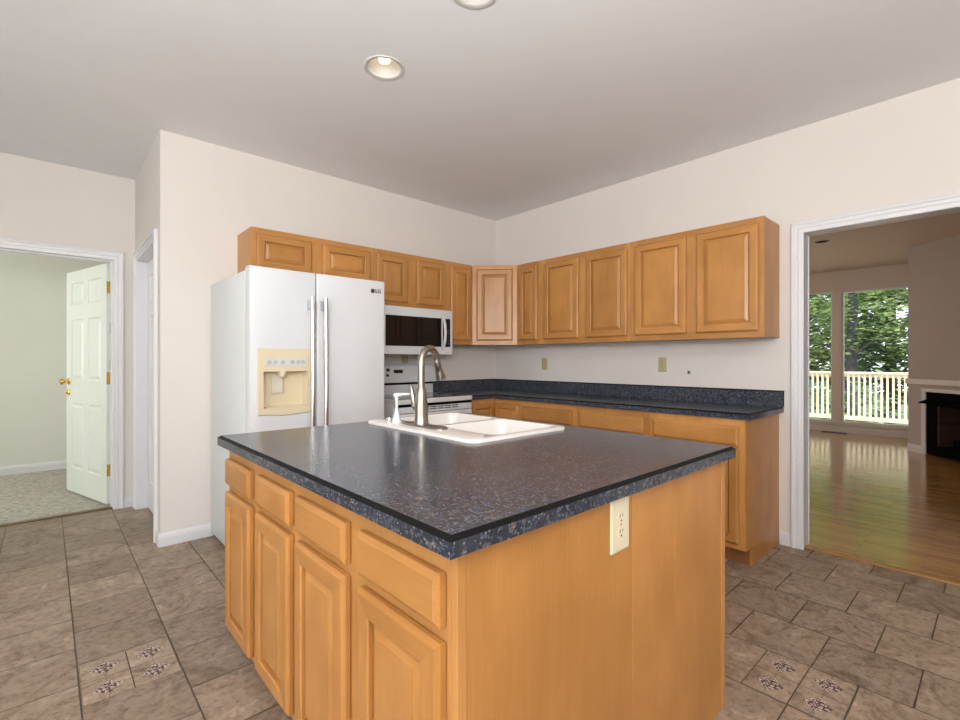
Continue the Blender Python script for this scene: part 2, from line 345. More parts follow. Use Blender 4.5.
def loops(bm, ls, mat=0, close_first=False, close_last=False):
    rings = [[bm.verts.new(p) for p in l] for l in ls]; n = len(rings[0])
    for a, b in zip(rings, rings[1:]):
        for k in range(n): bm.faces.new((a[k], a[(k + 1) % n], b[(k + 1) % n], b[k])).material_index = mat
    if close_first: bm.faces.new(rings[0][::-1]).material_index = mat
    if close_last: bm.faces.new(rings[-1]).material_index = mat
    return rings
def copy_part(o, parent, loc=None):
    c = o.copy(); COL.objects.link(c); c.parent = parent
    if loc is not None: c.location = loc
    return c
def copy_tree(o, parent=None):
    c = o.copy(); COL.objects.link(c); c.parent = parent
    for ch in list(o.children): copy_tree(ch, c)
    return c

# panel fronts: built in local x (width), z (height), front toward -y, back at y=0
def rings_panel(w_, h_, prof):
    """concentric rectangles: prof = [(inset, depth), ...] depth = distance toward the viewer"""
    return [[(i, -d, i), (w_ - i, -d, i), (w_ - i, -d, h_ - i), (i, -d, h_ - i)] for i, d in prof]
def raised_door(name, parent, x, z, w_, h_, y=0.0, stile=0.052, t=0.022, label=None):
    bm = bmesh.new()
    prof = [(0, 0), (0, t - .010), (.003, t - .0055), (.008, t - .001), (.012, t), (stile - .004, t), (stile - .002, t - .002), (stile, t - .0035), (stile + .001, t - .018), (stile + .0065, t - .018), (stile + .0075, t - .012), (stile + .027, t - .0045), (stile + .0275, t - .003)]
    rs = loops(bm, rings_panel(w_, h_, prof), close_first=True, close_last=True)
    bm.faces.ensure_lookup_table()
    for f in bm.faces:
        c = f.calc_center_median()
        if abs(f.normal.y) > 0 or True:
            if (c.z < stile + .006 or c.z > h_ - stile - .006) and stile * .6 < c.x < w_ - stile * .6: f.material_index = 1
    o = link(name, bm, [WOOD, WOODX], parent); o.location = (x, y, z); return o
def drawer_front(name, parent, x, z, w_, h_, y=0.0, t=0.022):
    bm = bmesh.new()
    loops(bm, rings_panel(w_, h_, [(0, 0), (0, t - .009), (.003, t - .006), (.010, t - .002), (.013, t), (.016, t)]), close_first=True, close_last=True)
    o = link(name, bm, WOODX, parent); o.location = (x, y, z); return o
def door_frame_panel(bm, x0, x1, z0, z1, y, t, panels, mat=0):
    pass

# ------------------------------------------------------------------ the room shell
H = 2.7365
XW, YL, T = -3.066, 1.190, 0.12
def struct(name, bm, m, label, cat, parent=None, smooth=False):
    o = link(name, bm, m, parent, smooth); 
    if not parent: tag(o, label, cat, kind='structure')
    return o
bm = bmesh.new(); box(bm, -7.0, 0.055, -6.5, 0.0, -0.05, 0); box(bm, -7.0, XW, 0.0, YL + .055, -0.05, 0); box(bm, XW, XW + .12, .155, 1.075, -0.05, 0)
floor = struct('floor', bm, TILES, 'brown slate-look ceramic tile floor of the kitchen', 'floor')
# mosaic insets: 2 x 2 small tiles set in one floor tile each
for cx_, cy_ in ((-3.374, -1.391), (-1.520, -3.205)):
    bx('inset_grout', (cx_ - .150, cx_ + .150, cy_ - .149, cy_ + .149, 0.0, 0.0008), GROUT, floor)
    for i in (-1, 1):
        for j in (-1, 1):
            bm = bmesh.new(); box(bm, -.0735, .0735, -.0735, .0735, 0, .0016, bev=.0006, seg=1)
            o = link('mosaic_tile', bm, INSET, floor); o.location = (cx_ + i * .0755, cy_ + j * .0755, 0.0002)
bm = bmesh.new(); box(bm, -6.2, XW + .06, YL + .055, 3.40, -0.05, 0.006)
struct('floor', bm, CARPET, 'grey beige mottled carpet in the room behind the open white door', 'carpet')
bm = bmesh.new(); box(bm, 0.055, 6.5, -6.5, 2.0, -0.05, 0.0)
struct('floor', bm, PLANKS, 'glossy oak strip floor of the living room', 'floor')
bx('trim_1', (0.035, 0.105, -3.775, -2.851, 0.0, 0.009), THRESH, bev=.003); tag(bpy.data.objects['trim_1'], 'oak threshold strip between tile floor and living room', 'threshold', kind='structure')
bx('trim_2', (-4.09, -3.218, YL + .03, YL + .085, 0.0, 0.011), THRESHD, bev=.003); tag(bpy.data.objects['trim_2'], 'bronze threshold strip where the carpet starts', 'threshold', kind='structure')

# ceilings with round holes for the recessed lights
CANS = [(-2.325, -1.566, True), (-2.325, -2.272, False)]
def holed_ceiling(name, x0, x1, y0, y1, holes, m, label):
    bm = bmesh.new(); es = []
    def loop(pts):
        vs = [bm.verts.new((x, y, H)) for x, y in pts]
        for i in range(len(vs)): es.append(bm.edges.new((vs[i], vs[(i + 1) % len(vs)])))
    loop([(x0, y0), (x1, y0), (x1, y1), (x0, y1)])
    for hx, hy, r in holes: loop([(hx + r * math.cos(2 * PI * k / 40), hy + r * math.sin(2 * PI * k / 40)) for k in range(40)])
    bmesh.ops.triangle_fill(bm, edges=es, use_beauty=True)
    for f in bm.faces:
        if f.normal.z > 0: f.normal_flip()

    box(bm, x0, x1, y0, y1, H + .20, H + .26)
    for (a, b, c, d) in ((x0, x1, y0, y0 + .02), (x0, x1, y1 - .02, y1), (x0, x0 + .02, y0, y1), (x1 - .02, x1, y0, y1)): box(bm, a, b, c, d, H, H + .20)
    return struct(name, bm, m, label, 'ceiling')
holed_ceiling('ceiling', -7.12, 0.06, -6.62, YL + T, [(x, y, .088) for x, y, _ in CANS], CEIL, 'flat pale ceiling of the kitchen')
holed_ceiling('ceiling', 0.06, 6.6, -6.62, 2.1, [(3.72, -2.16, .085)], plain('living_ceiling_paint', (0.62, 0.53, 0.44), .95, spec=.15, noise=.01), 'flat tan ceiling of the living room')
holed_ceiling('ceiling', -6.3, XW + .14, YL + T, 3.52, [], WALLG, 'ceiling of the room behind the open white door')

def wall_with_holes(name, axis, pos, th, a0, a1, holes, m, label, z1=None, parent=None):
    """axis 'x': wall lies in a plane of constant x, spans y; holes = (lo, hi, zlo, zhi)"""
    z1 = z1 or H
    bm = bmesh.new()
    def b(lo, hi, za, zb):
        if hi - lo < 1e-4 or zb - za < 1e-4: return
        if axis == 'x': box(bm, pos, pos + th, lo, hi, za, zb)
        else: box(bm, lo, hi, pos, pos + th, za, zb)
    cur = a0
    for lo, hi, za, zb in sorted(holes):
        b(cur, lo, 0, z1); b(lo, hi, 0, za); b(lo, hi, zb, z1); cur = hi
    b(cur, a1, 0, z1)
    return struct(name, bm, m, label, 'wall')
wall_with_holes('wall_back', 'y', 0.0, T, XW, 0.0, [], WALL, 'cream wall behind the fridge and stove')
def two_sided_right():
    # opening into the living room; kitchen side and living side carry their own paint
    bm = bmesh.new()
    for lo, hi, za, zb in ((-6.5, -3.78, 0, H), (-3.78, -2.845, 2.050, H), (-2.845, 2.0, 0, H)):
        box(bm, 0.0, 0.06, lo, hi, za, zb, mat=0); box(bm, 0.06, 0.12, lo, hi, za, zb, mat=1)
    return struct('wall_right', bm, [WALL, WALLL], 'cream wall with the wide opening to the living room', 'wall')
two_sided_right()
wall_with_holes('wall_hall', 'y', YL, T, -7.0, XW, [(-4.105, -3.200, 0, 2.058)], WALL, 'cream wall with the doorway to the carpeted room')
wall_with_holes('wall_pantry', 'x', XW, T, T, 3.40, [(0.155, 1.075, 0, 2.05)], WALL, 'short cream wall with the side door beside the hall')
wall_with_holes('wall_left', 'x', -7.12, T, -6.5, YL + T, [(-5.15, -1.25, .5, 2.4)], WALL, 'cream wall with the wide kitchen window')
wall_with_holes('wall_front', 'y', -6.62, T, -7.0, 6.5, [(-6.7, -3.7, .5, 2.4)], WALL, 'cream wall opposite the stove')
wall_with_holes('wall_bedroom_back', 'y', 3.38, T, -6.2, XW, [], WALLG, 'pale green-grey far wall of the carpeted room')
wall_with_holes('wall_bedroom_left', 'x', -6.22, T, YL + T, 3.38, [(1.75, 3.05, .85, 2.15)], WALLG, 'pale side wall of the carpeted room')
# inner lining of the carpeted room (same room paint on the hall side partition)
bx('wall_bedroom_front', (-6.1, -4.20, YL + T, YL + T + .012, 0, H), WALLG); tag(bpy.data.objects['wall_bedroom_front'], 'pale inner face of the hall partition', 'wall', kind='structure')
# living room
WX = 6.35
wall_with_holes('wall_living_window', 'x', WX, T, -6.5, 2.0, [(-1.737, -.15, .17, 2.395), (-3.55, -1.870, .17, 2.385)], WALLL, 'tan living room wall with tall windows onto the deck')
wall_with_holes('wall_living_side', 'y', 2.0, T, 0, 6.5, [(1.9, 4.5, .5, 2.4)], WALLL, 'tan far side wall of the living room')

# white casings
def casing(name, origin, ux, un, width, height, label, mat=TRIM, w_=0.070, legs=(True, True)):
    """profile swept round an opening. origin = bottom corner of the opening, ux = along, un = out of the wall"""
    o_, ux, un = Vector(origin), Vector(ux), Vector(un)
    prof = [(0, 0), (0, .009), (.004, .0115), (.008, .0115), (.0095, .0075), (.014, .0080), (.026, .0100), (.028, .0150), (.034, .0150), (.036, .0115), (.050, .0135), (.052, .0200), (.058, .0225), (.066, .0215), (w_, .017), (w_, 0)]
    bm = bmesh.new(); secs = []
    path = []
    if legs[0]: path.append((0, 0, -1, 0))
    path += [(0, height, -1, 1), (width, height, 1, 1)]
    if legs[1]: path.append((width, 0, 1, 0))
    for (a, z, da, dz) in path:
        secs.append([bm.verts.new(o_ + ux * (a + da * q) + un * p + Vector((0, 0, z + dz * q))) for q, p in prof])
    for a, b in zip(secs, secs[1:]):
        for k in range(len(prof)):
            j = (k + 1) % len(prof); bm.faces.new((a[k], a[j], b[j], b[k]))
    bm.faces.new(secs[0]); bm.faces.new(secs[-1][::-1])
    o = link(name, bm, mat, smooth=True); return tag(o, label, 'door casing', kind='structure')
casing('trim_3', (0, -3.78 + .006, 0), (0, 1, 0), (-1, 0, 0), .919, 2.046, 'white moulded casing of the opening to the living room')
casing('trim_4', (.12, -3.78 + .006, 0), (0, 1, 0), (1, 0, 0), .919, 2.046, 'white casing on the living room side of the opening')
casing('trim_5', (-4.090, YL, 0), (1, 0, 0), (0, -1, 0), .876, 2.043, 'white moulded casing of the doorway to the carpeted room')
casing('trim_6', (XW, .175, 0), (0, 1, 0), (-1, 0, 0), .880, 2.035, 'white casing of the side door')
# jamb linings
def lining(name, axis, pos, th, lo, hi, ztop, m, label, t=.014):
    bm = bmesh.new()
    for a, b, c, d in ((lo, lo + t, 0, ztop), (hi - t, hi, 0, ztop), (lo + t, hi - t, ztop - t, ztop)):
        if axis == 'x': box(bm, pos - .001, pos + th + .001, a, b, c, d)
        else: box(bm, a, b, pos - .001, pos + th + .001, c, d)
    return struct(name, bm, m, label, 'door jamb')
lining('trim_7', 'x', 0, T, -3.78, -2.845, 2.050, TRIM, 'white jamb lining the opening to the living room', t=.005)
lining('trim_8', 'y', YL, T, -4.105, -3.200, 2.058, TRIM, 'white jamb of the doorway to the carpeted room', t=.013)
lining('trim_9', 'x', XW, T, .155, 1.075, 2.05, TRIM, 'white jamb of the side door', t=.018)
# door stop strips in the hall doorway
bx('trim_13', (XW + .12, XW + .14, .12, 1.11, 0, 2.09), TRIM); tag(bpy.data.objects['trim_13'], 'unseen panel added behind the side door to block stray light', 'panel', kind='structure')  # added behind the closed door to stop light leaking through
bm = bmesh.new(); box(bm, -3.225, -3.213, YL + .05, YL + .085, 0.012, 2.045); box(bm, -4.092, -4.08, YL + .05, YL + .085, 0.012, 2.045); box(bm, -4.08, -3.225, YL + .05, YL + .085, 2.033, 2.045)
struct('trim_10', bm, TRIM, 'white door stop strip in the hall doorway', 'door stop')

def baseboard(name, p0, p1, nrm, label, m=TRIM, h=.086, t=.013):
    p0, p1, nrm = Vector((*p0, 0)), Vector((*p1, 0)), Vector((*nrm, 0))
    prof = [(0, 0), (t, 0), (t, h * .66), (t * .8, h * .72), (t * .8, h * .80), (t * .45, h * .93), (t * .3, h), (0, h)]
    bm = bmesh.new(); s = [[bm.verts.new(p + nrm * q + Vector((0, 0, z))) for q, z in prof] for p in (p0, p1)]
    for k in range(len(prof)): bm.faces.new((s[0][k], s[0][(k + 1) % 8], s[1][(k + 1) % 8], s[1][k]))
    bm.faces.new(s[0]); bm.faces.new(s[1][::-1])
    return struct(name, bm, m, label, 'baseboard')
baseboard('baseboard_back', (XW - .013, 0), (-2.74, 0), (0, -1), 'white baseboard left of the fridge')
baseboard('baseboard_right', (0, -2.784), (0, -2.722), (-1, 0), 'short white baseboard beside the opening to the living room')
baseboard('baseboard_hall', (-3.144, YL), (XW, YL), (0, -1), 'short white baseboard between the two doorways')
baseboard('baseboard_pantry', (XW, 0), (XW, .105), (-1, 0), 'white baseboard end at the wall corner')
baseboard('baseboard_bedroom', (-6.1, 3.38), (XW, 3.38), (0, -1), 'white baseboard on the carpeted room far wall', h=.10)
baseboard('baseboard_living_window', (WX, -2.84), (WX, 2.0), (-1, 0), 'cream baseboard under the living room windows', m=TRIML, h=.10)
baseboard('baseboard_left', (-7.0, -6.5), (-7.0, YL), (1, 0), 'white baseboard under the wide kitchen window')
baseboard('baseboard_front', (-7.0, -6.5), (0, -6.5), (0, 1), 'white baseboard opposite the stove')

# windows (glazed)
def window(name, axis, pos, lo, hi, z0, z1, label, m, fr=.04, mull=()):
    t = thing(name, label, 'window', (0, 0, 0), kind='structure')
    bm = bmesh.new()
    def b(a, c, za, zb):
        if axis == 'x': box(bm, pos - .03, pos + .03, a, c, za, zb, bev=.004, seg=1)
        else: box(bm, a, c, pos - .03, pos + .03, za, zb, bev=.004, seg=1)
    b(lo, lo + fr, z0, z1); b(hi - fr, hi, z0, z1); b(lo + fr, hi - fr, z0, z0 + fr); b(lo + fr, hi - fr, z1 - fr, z1)
    for q in mull: b(q - .03, q + .03, z0 + fr, z1 - fr)
    link('window_frame', bm, m, t)
    bm = bmesh.new()
    if axis == 'x': box(bm, pos - .003, pos + .003, lo + fr, hi - fr, z0 + fr, z1 - fr)
    else: box(bm, lo + fr, hi - fr, pos - .003, pos + .003, z0 + fr, z1 - fr)
    link('pane', bm, GLASS, t); return t
window('window_1', 'x', WX + .04, -1.737, -.15, .17, 2.395, 'tall window left of the mullion, looking onto the deck', TRIM, fr=.018)
window('window_2', 'x', WX + .04, -3.55, -1.870, .17, 2.385, 'tall window beside the fireplace wall', TRIM, fr=.026)
window('window_3', 'x', -7.09, -5.15, -1.25, .5, 2.4, 'wide kitchen window', TRIM, mull=(-3.85, -2.55))
window('window_4', 'y', -6.59, -6.7, -3.7, .5, 2.4, 'kitchen window opposite the stove', TRIM, mull=(-5.2,))
window('window_6', 'y', 2.04, 1.9, 4.5, .5, 2.4, 'unseen side window added to light the living room', TRIM, mull=(3.2,))  # unseen opening added for the living room fill light
window('window_5', 'x', -6.18, 1.75, 3.05, .85, 2.15, 'window of the carpeted room', TRIM)
# window stool strip and casing under the living windows
bx('trim_11', (WX - .03, WX, -2.84, 2.0, .125, .165), TRIML, bev=.005); tag(bpy.data.objects['trim_11'], 'cream sill strip under the living room windows', 'sill', kind='structure')

# doors ---------------------------------------------------------------
def six_panel(bm, L, Hd, t, mat=0):
    """slab with six sunk-and-raised panels on both faces; local x 0..L, y 0..t, z 0..Hd"""
    st, mid = .115, .10
    cw = (L - 2 * st - mid) / 2
    xs = [(st, st + cw), (st + cw + mid, L - st)]
    zs = [(.245, .245 + .60), (1.02, 1.02 + .53), (1.655, 1.655 + .235)]
    zs = [(.22, .81), (1.02, 1.57), (1.70, 1.90)]
    cuts_x = sorted({0, L, *[v for p in xs for v in p]}); cuts_z = sorted({0, Hd, *[v for p in zs for v in p]})
    for y, sgn in ((0.0, -1), (t, 1)):
        for i in range(len(cuts_x) - 1):
            for k in range(len(cuts_z) - 1):
                x0, x1, z0, z1 = cuts_x[i], cuts_x[i + 1], cuts_z[k], cuts_z[k + 1]
                if (x0, x1) in xs and (z0, z1) in zs:
                    ls = []
                    for ins, dp in ((0, 0), (.008, .009), (.022, .009), (.040, .003), (.045, .003)):
                        yy = y - sgn * dp; ls.append([(x0 + ins, yy, z0 + ins), (x1 - ins, yy, z0 + ins), (x1 - ins, yy, z1 - ins), (x0 + ins, yy, z1 - ins)])
                    loops(bm, ls, close_last=True)
                else: bm.faces.new([bm.verts.new(p) for p in ((x0, y, z0), (x1, y, z0), (x1, y, z1), (x0, y, z1))])
    for q in (((0, 0, 0), (0, t, 0), (0, t, Hd), (0, 0, Hd)), ((L, 0, 0), (L, t, 0), (L, t, Hd), (L, 0, Hd)), ((0, 0, 0), (L, 0, 0), (L, t, 0), (0, t, 0)), ((0, 0, Hd), (L, 0, Hd), (L, t, Hd), (0, t, Hd))):
        bm.faces.new([bm.verts.new(p) for p in q])
    bmesh.ops.remove_doubles(bm, verts=bm.verts, dist=1e-5)
def knob_mesh(y0, s):
    bm = bmesh.new(); lathe(bm, [(.0, 0), (.030, 0), (.031, .004), (.026, .008), (.012, .011), (.010, .030), (.018, .036), (.027, .046), (.028, .056), (.022, .066), (.0, .070)], 24, axis='y')
    if s < 0: bmesh.ops.scale(bm, vec=(1, -1, 1), verts=bm.verts)
    bmesh.ops.translate(bm, vec=(0, y0, 0), verts=bm.verts); return bm
ang = math.atan2(.858, -.238)
d1 = thing('door_1', 'open white six-panel door with brass knob and hinges', 'door', (-3.2145, 1.322, .022), ang, kind='structure')
bm = bmesh.new(); six_panel(bm, .862, 2.008, .035); link('door_leaf', bm, DOORW, d1)
L1 = .862
for s, y0 in ((1, .035), (-1, 0.0)):
    o = link('door_knob', knob_mesh(y0, s), BRASS, d1, smooth=True); o.location = (L1 - .06, 0, 1.005)
bm = bmesh.new(); lathe(bm, [(0, 0), (.027, 0), (.027, .004), (.022, .009), (.009, .012), (.008, .020), (0, .021)], 24, axis='y'); box(bm, -.004, .004, .012, .026, -.014, .014, bev=.002)
o = link('deadbolt', bm, BRASS, d1, smooth=True); o.location = (L1 - .06, .035, .905)
def hinge(parent, z):
    bm = bmesh.new()
    box(bm, -.0025, 0.0, .003, .033, -.05, .05, bev=.001, seg=1)                     # leaf on the door edge
    for k in range(5): lathe(bm, [(.0068, -.048 + k * .0195), (.0068, -.0302 + k * .0195)], 12, c=(-.006, -.004, 0))
    lathe(bm, [(0, .050), (.006, .052), (.004, .060), (0, .062)], 12, c=(-.006, -.004, 0)); lathe(bm, [(0, -.062), (.004, -.060), (.006, -.052), (0, -.050)], 12, c=(-.006, -.004, 0))
    o = link('hinge', bm, BRASS, parent, smooth=True); o.location = (0, 0, z); return o
for z in (1.81, 1.05, .28): hinge(d1, z)
for z in (1.47, 1.165):                                                               # dark latch pockets between leaf and jamb
    bx('bumper', (-.006, -.0005, .001, .010, z - .045, z + .045), DARKP, d1)
d2 = thing('door_2', 'closed white side door deep in its jamb next to the hall', 'door', (XW + .070, .173, .01), R(90), kind='structure')
bm = bmesh.new(); six_panel(bm, .884, 2.02, .035); bmesh.ops.translate(bm, vec=(0, -.035, 0), verts=bm.verts); link('door_leaf', bm, TRIM, d2)

# ------------------------------------------------------------------ recessed lights
def can_light(x, y, lit, label, z=H, r=.088):
    t = thing('recessed_light', label, 'ceiling light', (x, y, z), group=None)
    bm = bmesh.new(); lathe(bm, [(r - .006, .006), (r - .004, -.001), (r + .004, -.0045), (r + .014, -.004), (r + .017, 0.0), (r + .016, .0006)], 48, cap=False); link('trim_ring', bm, plain('ring_white', (.60, .60, .58), .4) if lit else CANR, t, smooth=True)
    bm = bmesh.new(); lathe(bm, [(r - .006, .006), (r - .012, .04), (r - .022, .080), (r - .034, .105), (r - .050, .118)], 48, cap=False); link('reflector', bm, CANR, t, smooth=True)
    bm = bmesh.new(); lathe(bm, [(0, .024), (.014, .026), (.026, .033), (.031, .044), (.029, .060), (.020, .085), (.013, .125)], 32); link('bulb', bm, BULB if lit else BULBOFF, t, smooth=True)
    if lit:
        l = bpy.data.lights.new('lamp_glow', 'SPOT'); l.energy = 3; l.spot_size = R(125); l.spot_blend = .8; l.color = (1, .82, .60); l.shadow_soft_size = .04
        lo = bpy.data.objects.new('lamp_glow', l); COL.objects.link(lo); lo.parent = t; lo.location = (0, 0, -.006)
    return t
can_light(*CANS[0], 'lit round recessed ceiling light above the sink')
can_light(*CANS[1], 'unlit round recessed ceiling light cut by the top edge of the view')
bm = bmesh.new()
t = can_light(3.72, -2.16, False, 'small dark recessed light in the living room ceiling', r=.085)
bpy.data.objects.remove([c for c in t.children if c.name.startswith('bulb')][0])
for c in t.children:
    if c.name.startswith('reflector'): c.data.materials[0] = DARKP

# ------------------------------------------------------------------ wall cabinets
ZB, ZT, DU = 1.3695, 2.127, .303
def wall_cabinet(label, cat, loc, rz, W, z0, z1, doors, depth=DU, dz0=.040, dz1=.040, group=None):
    """doors = [(x0, x1), ...] on the face; local x along the wall, front toward -y"""
    t = thing('wall_cabinet', label, cat, loc, rz, group)
    g = .0014
    bm = bmesh.new(); box(bm, g, W - g, -depth + .019, -.001, z0 + .004, z1 - .002, bev=.001, seg=1); link('carcass', bm, WOOD, t)
    bm = bmesh.new(); y0, y1 = -depth, -depth + .019; s = .036
    xs = [g] + [v for d in doors for v in d] + [W - g]
    box(bm, g, doors[0][0] + .012, y0, y1, z0, z1, bev=.001, seg=1); box(bm, doors[-1][1] - .012, W - g, y0, y1, z0, z1, bev=.001, seg=1)
    box(bm, doors[0][0] + .012, doors[-1][1] - .012, y0, y1, z0, z0 + dz0 + .012, mat=1); box(bm, doors[0][0] + .012, doors[-1][1] - .012, y0, y1, z1 - dz1 - .012, z1, mat=1)
    for a, b in zip(doors, doors[1:]): box(bm, a[1] - .012, b[0] + .012, y0, y1, z0 + dz0 + .012, z1 - dz1 - .012)
    link('face_frame', bm, [WOODF, WOODX], t)
    for a, b in doors: raised_door('door', t, a, z0 + dz0, b - a, z1 - z0 - dz0 - dz1, -depth - .0025)
    return t
# right wall (faces -x): local x runs from the corner toward the opening
RZ = R(-90)
def rw(y0, y1, doors, label):
    return wall_cabinet(label, 'wall cabinet', (-.0015, y0, 0), RZ, y0 - y1, ZB, ZT, [(y0 - a, y0 - b) for a, b in doors])
rw(-.611, -.893, [(-.643, -.866)], 'narrow single-door maple wall cabinet just right of the corner cabinet')
rw(-.893, -1.797, [(-.945, -1.321), (-1.397, -1.774)], 'two-door maple wall cabinet in the middle of the right wall')
rw(-1.797, -2.718, [(-1.840, -2.231), (-2.302, -2.689)], 'two-door maple wall cabinet at the free end beside the opening to the living room')
def bwc(x0, x1, z0, doors, label, **k):
    return wall_cabinet(label, 'wall cabinet', (x0, -.0015, 0), 0, x1 - x0, z0, ZT, [(a - x0, b - x0) for a, b in doors], **k)
bwc(-2.600, -1.664, 1.822, [(-2.566, -2.184), (-2.098, -1.704)], 'low two-door maple wall cabinet above the fridge', dz0=.03)
bwc(-1.664, -.903, 1.668, [(-1.646, -1.350), (-1.252, -.956)], 'two-door maple wall cabinet above the microwave')
bwc(-.903, -.611, ZB, [(-.880, -.640)], 'narrow single-door maple wall cabinet between microwave and corner cabinet')
# diagonal corner cabinet
t = thing('wall_cabinet', 'pale diagonal single-door maple corner wall cabinet', 'wall cabinet', (0, 0, 0))
bm = bmesh.new(); prism(bm, [(-.002, -.002), (-.610, -.002), (-.610, -.288), (-.599, -.300), (-.300, -.599), (-.288, -.610), (-.002, -.610)], ZB + .004, ZT - .002); link('carcass', bm, WOOD, t)
ddx = .305 * math.sqrt(2)
ff = bpy.data.objects.new('door_face', None)
def diag(name, bm, m):
    rot = Matrix.Rotation(R(-45), 4, 'Z'); bmesh.ops.transform(bm, matrix=Matrix.Translation((-.608, -.305, 0)) @ rot, verts=bm.verts); return link(name, bm, m, t)
bm = bmesh.new(); Wd = ddx - .006
box(bm, 0, .050, -.004, .012, ZB, ZT, bev=.001, seg=1); box(bm, Wd - .050, Wd, -.004, .012, ZB, ZT, bev=.001, seg=1)
box(bm, .050, Wd - .050, -.004, .012, ZB, ZB + .052, mat=1); box(bm, .050, Wd - .050, -.004, .012, ZT - .052, ZT, mat=1); diag('face_frame', bm, [WOODF, WOODX])
o = raised_door('door', t, 0, 0, Wd - .084, ZT - ZB - .080)
o.matrix_local = Matrix.Translation((-.608, -.305, 0)) @ Matrix.Rotation(R(-45), 4, 'Z') @ Matrix.Translation((.042, -.0045, ZB + .040))
bpy.data.objects.remove(ff)

# ------------------------------------------------------------------ base cabinets
DB = .600
def base_cabinet(label, loc, rz, W, drawers, doors, end=None):
    t = thing('base_cabinet', label, 'base cabinet', loc, rz)
    g = .0014
    bm = bmesh.new(); box(bm, g, W - g, -DB + .019, -.002, .105, .875); link('carcass', bm, WOOD, t)
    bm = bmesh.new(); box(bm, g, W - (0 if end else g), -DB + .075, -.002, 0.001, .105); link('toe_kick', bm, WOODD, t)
    bm = bmesh.new(); y0, y1 = -DB, -DB + .019
    box(bm, g, W - g, y0, y1, .105, .875, bev=.001, seg=1); link('face_frame', bm, WOODF, t)
    for a, b in drawers: drawer_front('drawer', t, a, .718, b - a, .115, -DB - .0025)
    for a, b in doors: raised_door('door', t, a, .140, b - a, .562, -DB - .0025)
    return t
def rb(y0, y1, drs, dws, label, end=None):
    return base_cabinet(label, (-.0015, y0, 0), RZ, y0 - y1, [(y0 - a, y0 - b) for a, b in drs], [(y0 - a, y0 - b) for a, b in dws], end)
rb(-.930, -1.518, [(-.957, -1.473)], [(-.957, -1.206), (-1.222, -1.473)], 'maple base cabinet with one wide drawer, nearest the corner on the right wall')
rb(-1.518, -2.115, [(-1.547, -2.074)], [(-1.547, -1.802), (-1.818, -2.074)], 'maple base cabinet with one wide drawer, middle of the right wall run')
e = rb(-2.115, -2.708, [(-2.144, -2.676)], [(-2.144, -2.402), (-2.418, -2.676)], 'maple base cabinet with finished side, at the end beside the opening to the living room')
bm = bmesh.new(); W = 2.708 - 2.115
box(bm, W, W + .006, -DB, -.002, .105, .875, bev=.001, seg=1); box(bm, W, W + .006, -DB + .070, -.002, .001, .105); link('end_panel', bm, WOOD, e)
# L-shaped corner base cabinet with folding corner doors
t = thing('base_cabinet', 'maple corner base cabinet with folding doors, between stove and right wall run', 'base cabinet')
bm = bmesh.new(); prism(bm, [(-.003, -.003), (-.897, -.003), (-.897, -.580), (-.580, -.580), (-.580, -.929), (-.003, -.929)], .105, .875); link('carcass', bm, WOOD, t)
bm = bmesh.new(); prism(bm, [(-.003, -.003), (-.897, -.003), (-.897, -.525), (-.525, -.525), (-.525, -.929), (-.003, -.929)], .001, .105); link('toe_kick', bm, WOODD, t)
bm = bmesh.new(); prism(bm, [(-.897, -.580), (-.897, -.600), (-.600, -.600), (-.600, -.929), (-.580, -.929), (-.580, -.580)], .105, .875); link('face_frame', bm, WOODF, t)
raised_door('door', t, -.868, .140, .246, .695, -.6005, stile=.040)
o = raised_door('door', t, 0, 0, .290, .695, stile=.040); o.rotation_euler = (0, 0, RZ); o.location = (-.6005, -.622, .140)

# ------------------------------------------------------------------ counters
CZ = .9145; BV, BH = .0085, .0105
def counter_mesh(poly_out, exposed, zt, th, hole=None):
    """poly_out CCW; exposed = edge indices with the black bevelled edge; slab built as rings"""
    n = len(poly_out)
    def inset(d):
        out = []
        for i in range(n):
            p = Vector(poly_out[i]).to_2d(); a = Vector(poly_out[i - 1]).to_2d(); b = Vector(poly_out[(i + 1) % n]).to_2d()
            e1 = (p - a).normalized(); e2 = (b - p).normalized()
            n1 = Vector((-e1.y, e1.x)) * (d if (i - 1) % n in exposed else 0); n2 = Vector((-e2.y, e2.x)) * (d if i in exposed else 0)
            # intersection of shifted lines
            A = a + n1; B = p + n2; den = e1.x * e2.y - e1.y * e2.x
            s = ((B.x - A.x) * e2.y - (B.y - A.y) * e2.x) / den
            out.append(A + e1 * s)
        return out
    bm = bmesh.new(); o = [Vector(p) for p in poly_out]; q = inset(BH)
    v0 = [bm.verts.new((p.x, p.y, zt - th)) for p in o]; v1 = [bm.verts.new((p.x, p.y, zt - BV)) for p in o]; v2 = [bm.verts.new((p.x, p.y, zt)) for p in q]
    for i in range(n):
        j = (i + 1) % n
        bm.faces.new((v0[i], v0[j], v1[j], v1[i]))
        f = bm.faces.new((v1[i], v1[j], v2[j], v2[i])); f.material_index = 1 if i in exposed else 0
    if hole:
        es = [bm.edges.get((v2[i], v2[(i + 1) % n])) for i in range(n)]
        for z, top in ((zt, True), (zt - th, False)):
            vs = [bm.verts.new((x, y, z)) for x, y in hole]; ring = [bm.edges.new((vs[i], vs[(i + 1) % len(vs)])) for i in range(len(vs))]
            base = es if top else [bm.edges.get((v0[i], v0[(i + 1) % n])) for i in range(n)]
            bmesh.ops.triangle_fill(bm, edges=base + ring, use_beauty=True)
            if top: tv = vs
            else:
                for i in range(len(vs)): bm.faces.new((tv[i], tv[(i + 1) % len(vs)], vs[(i + 1) % len(vs)], vs[i]))
    else: bm.faces.new(v2); bm.faces.new(v0[::-1])
    return bm
DC = .622
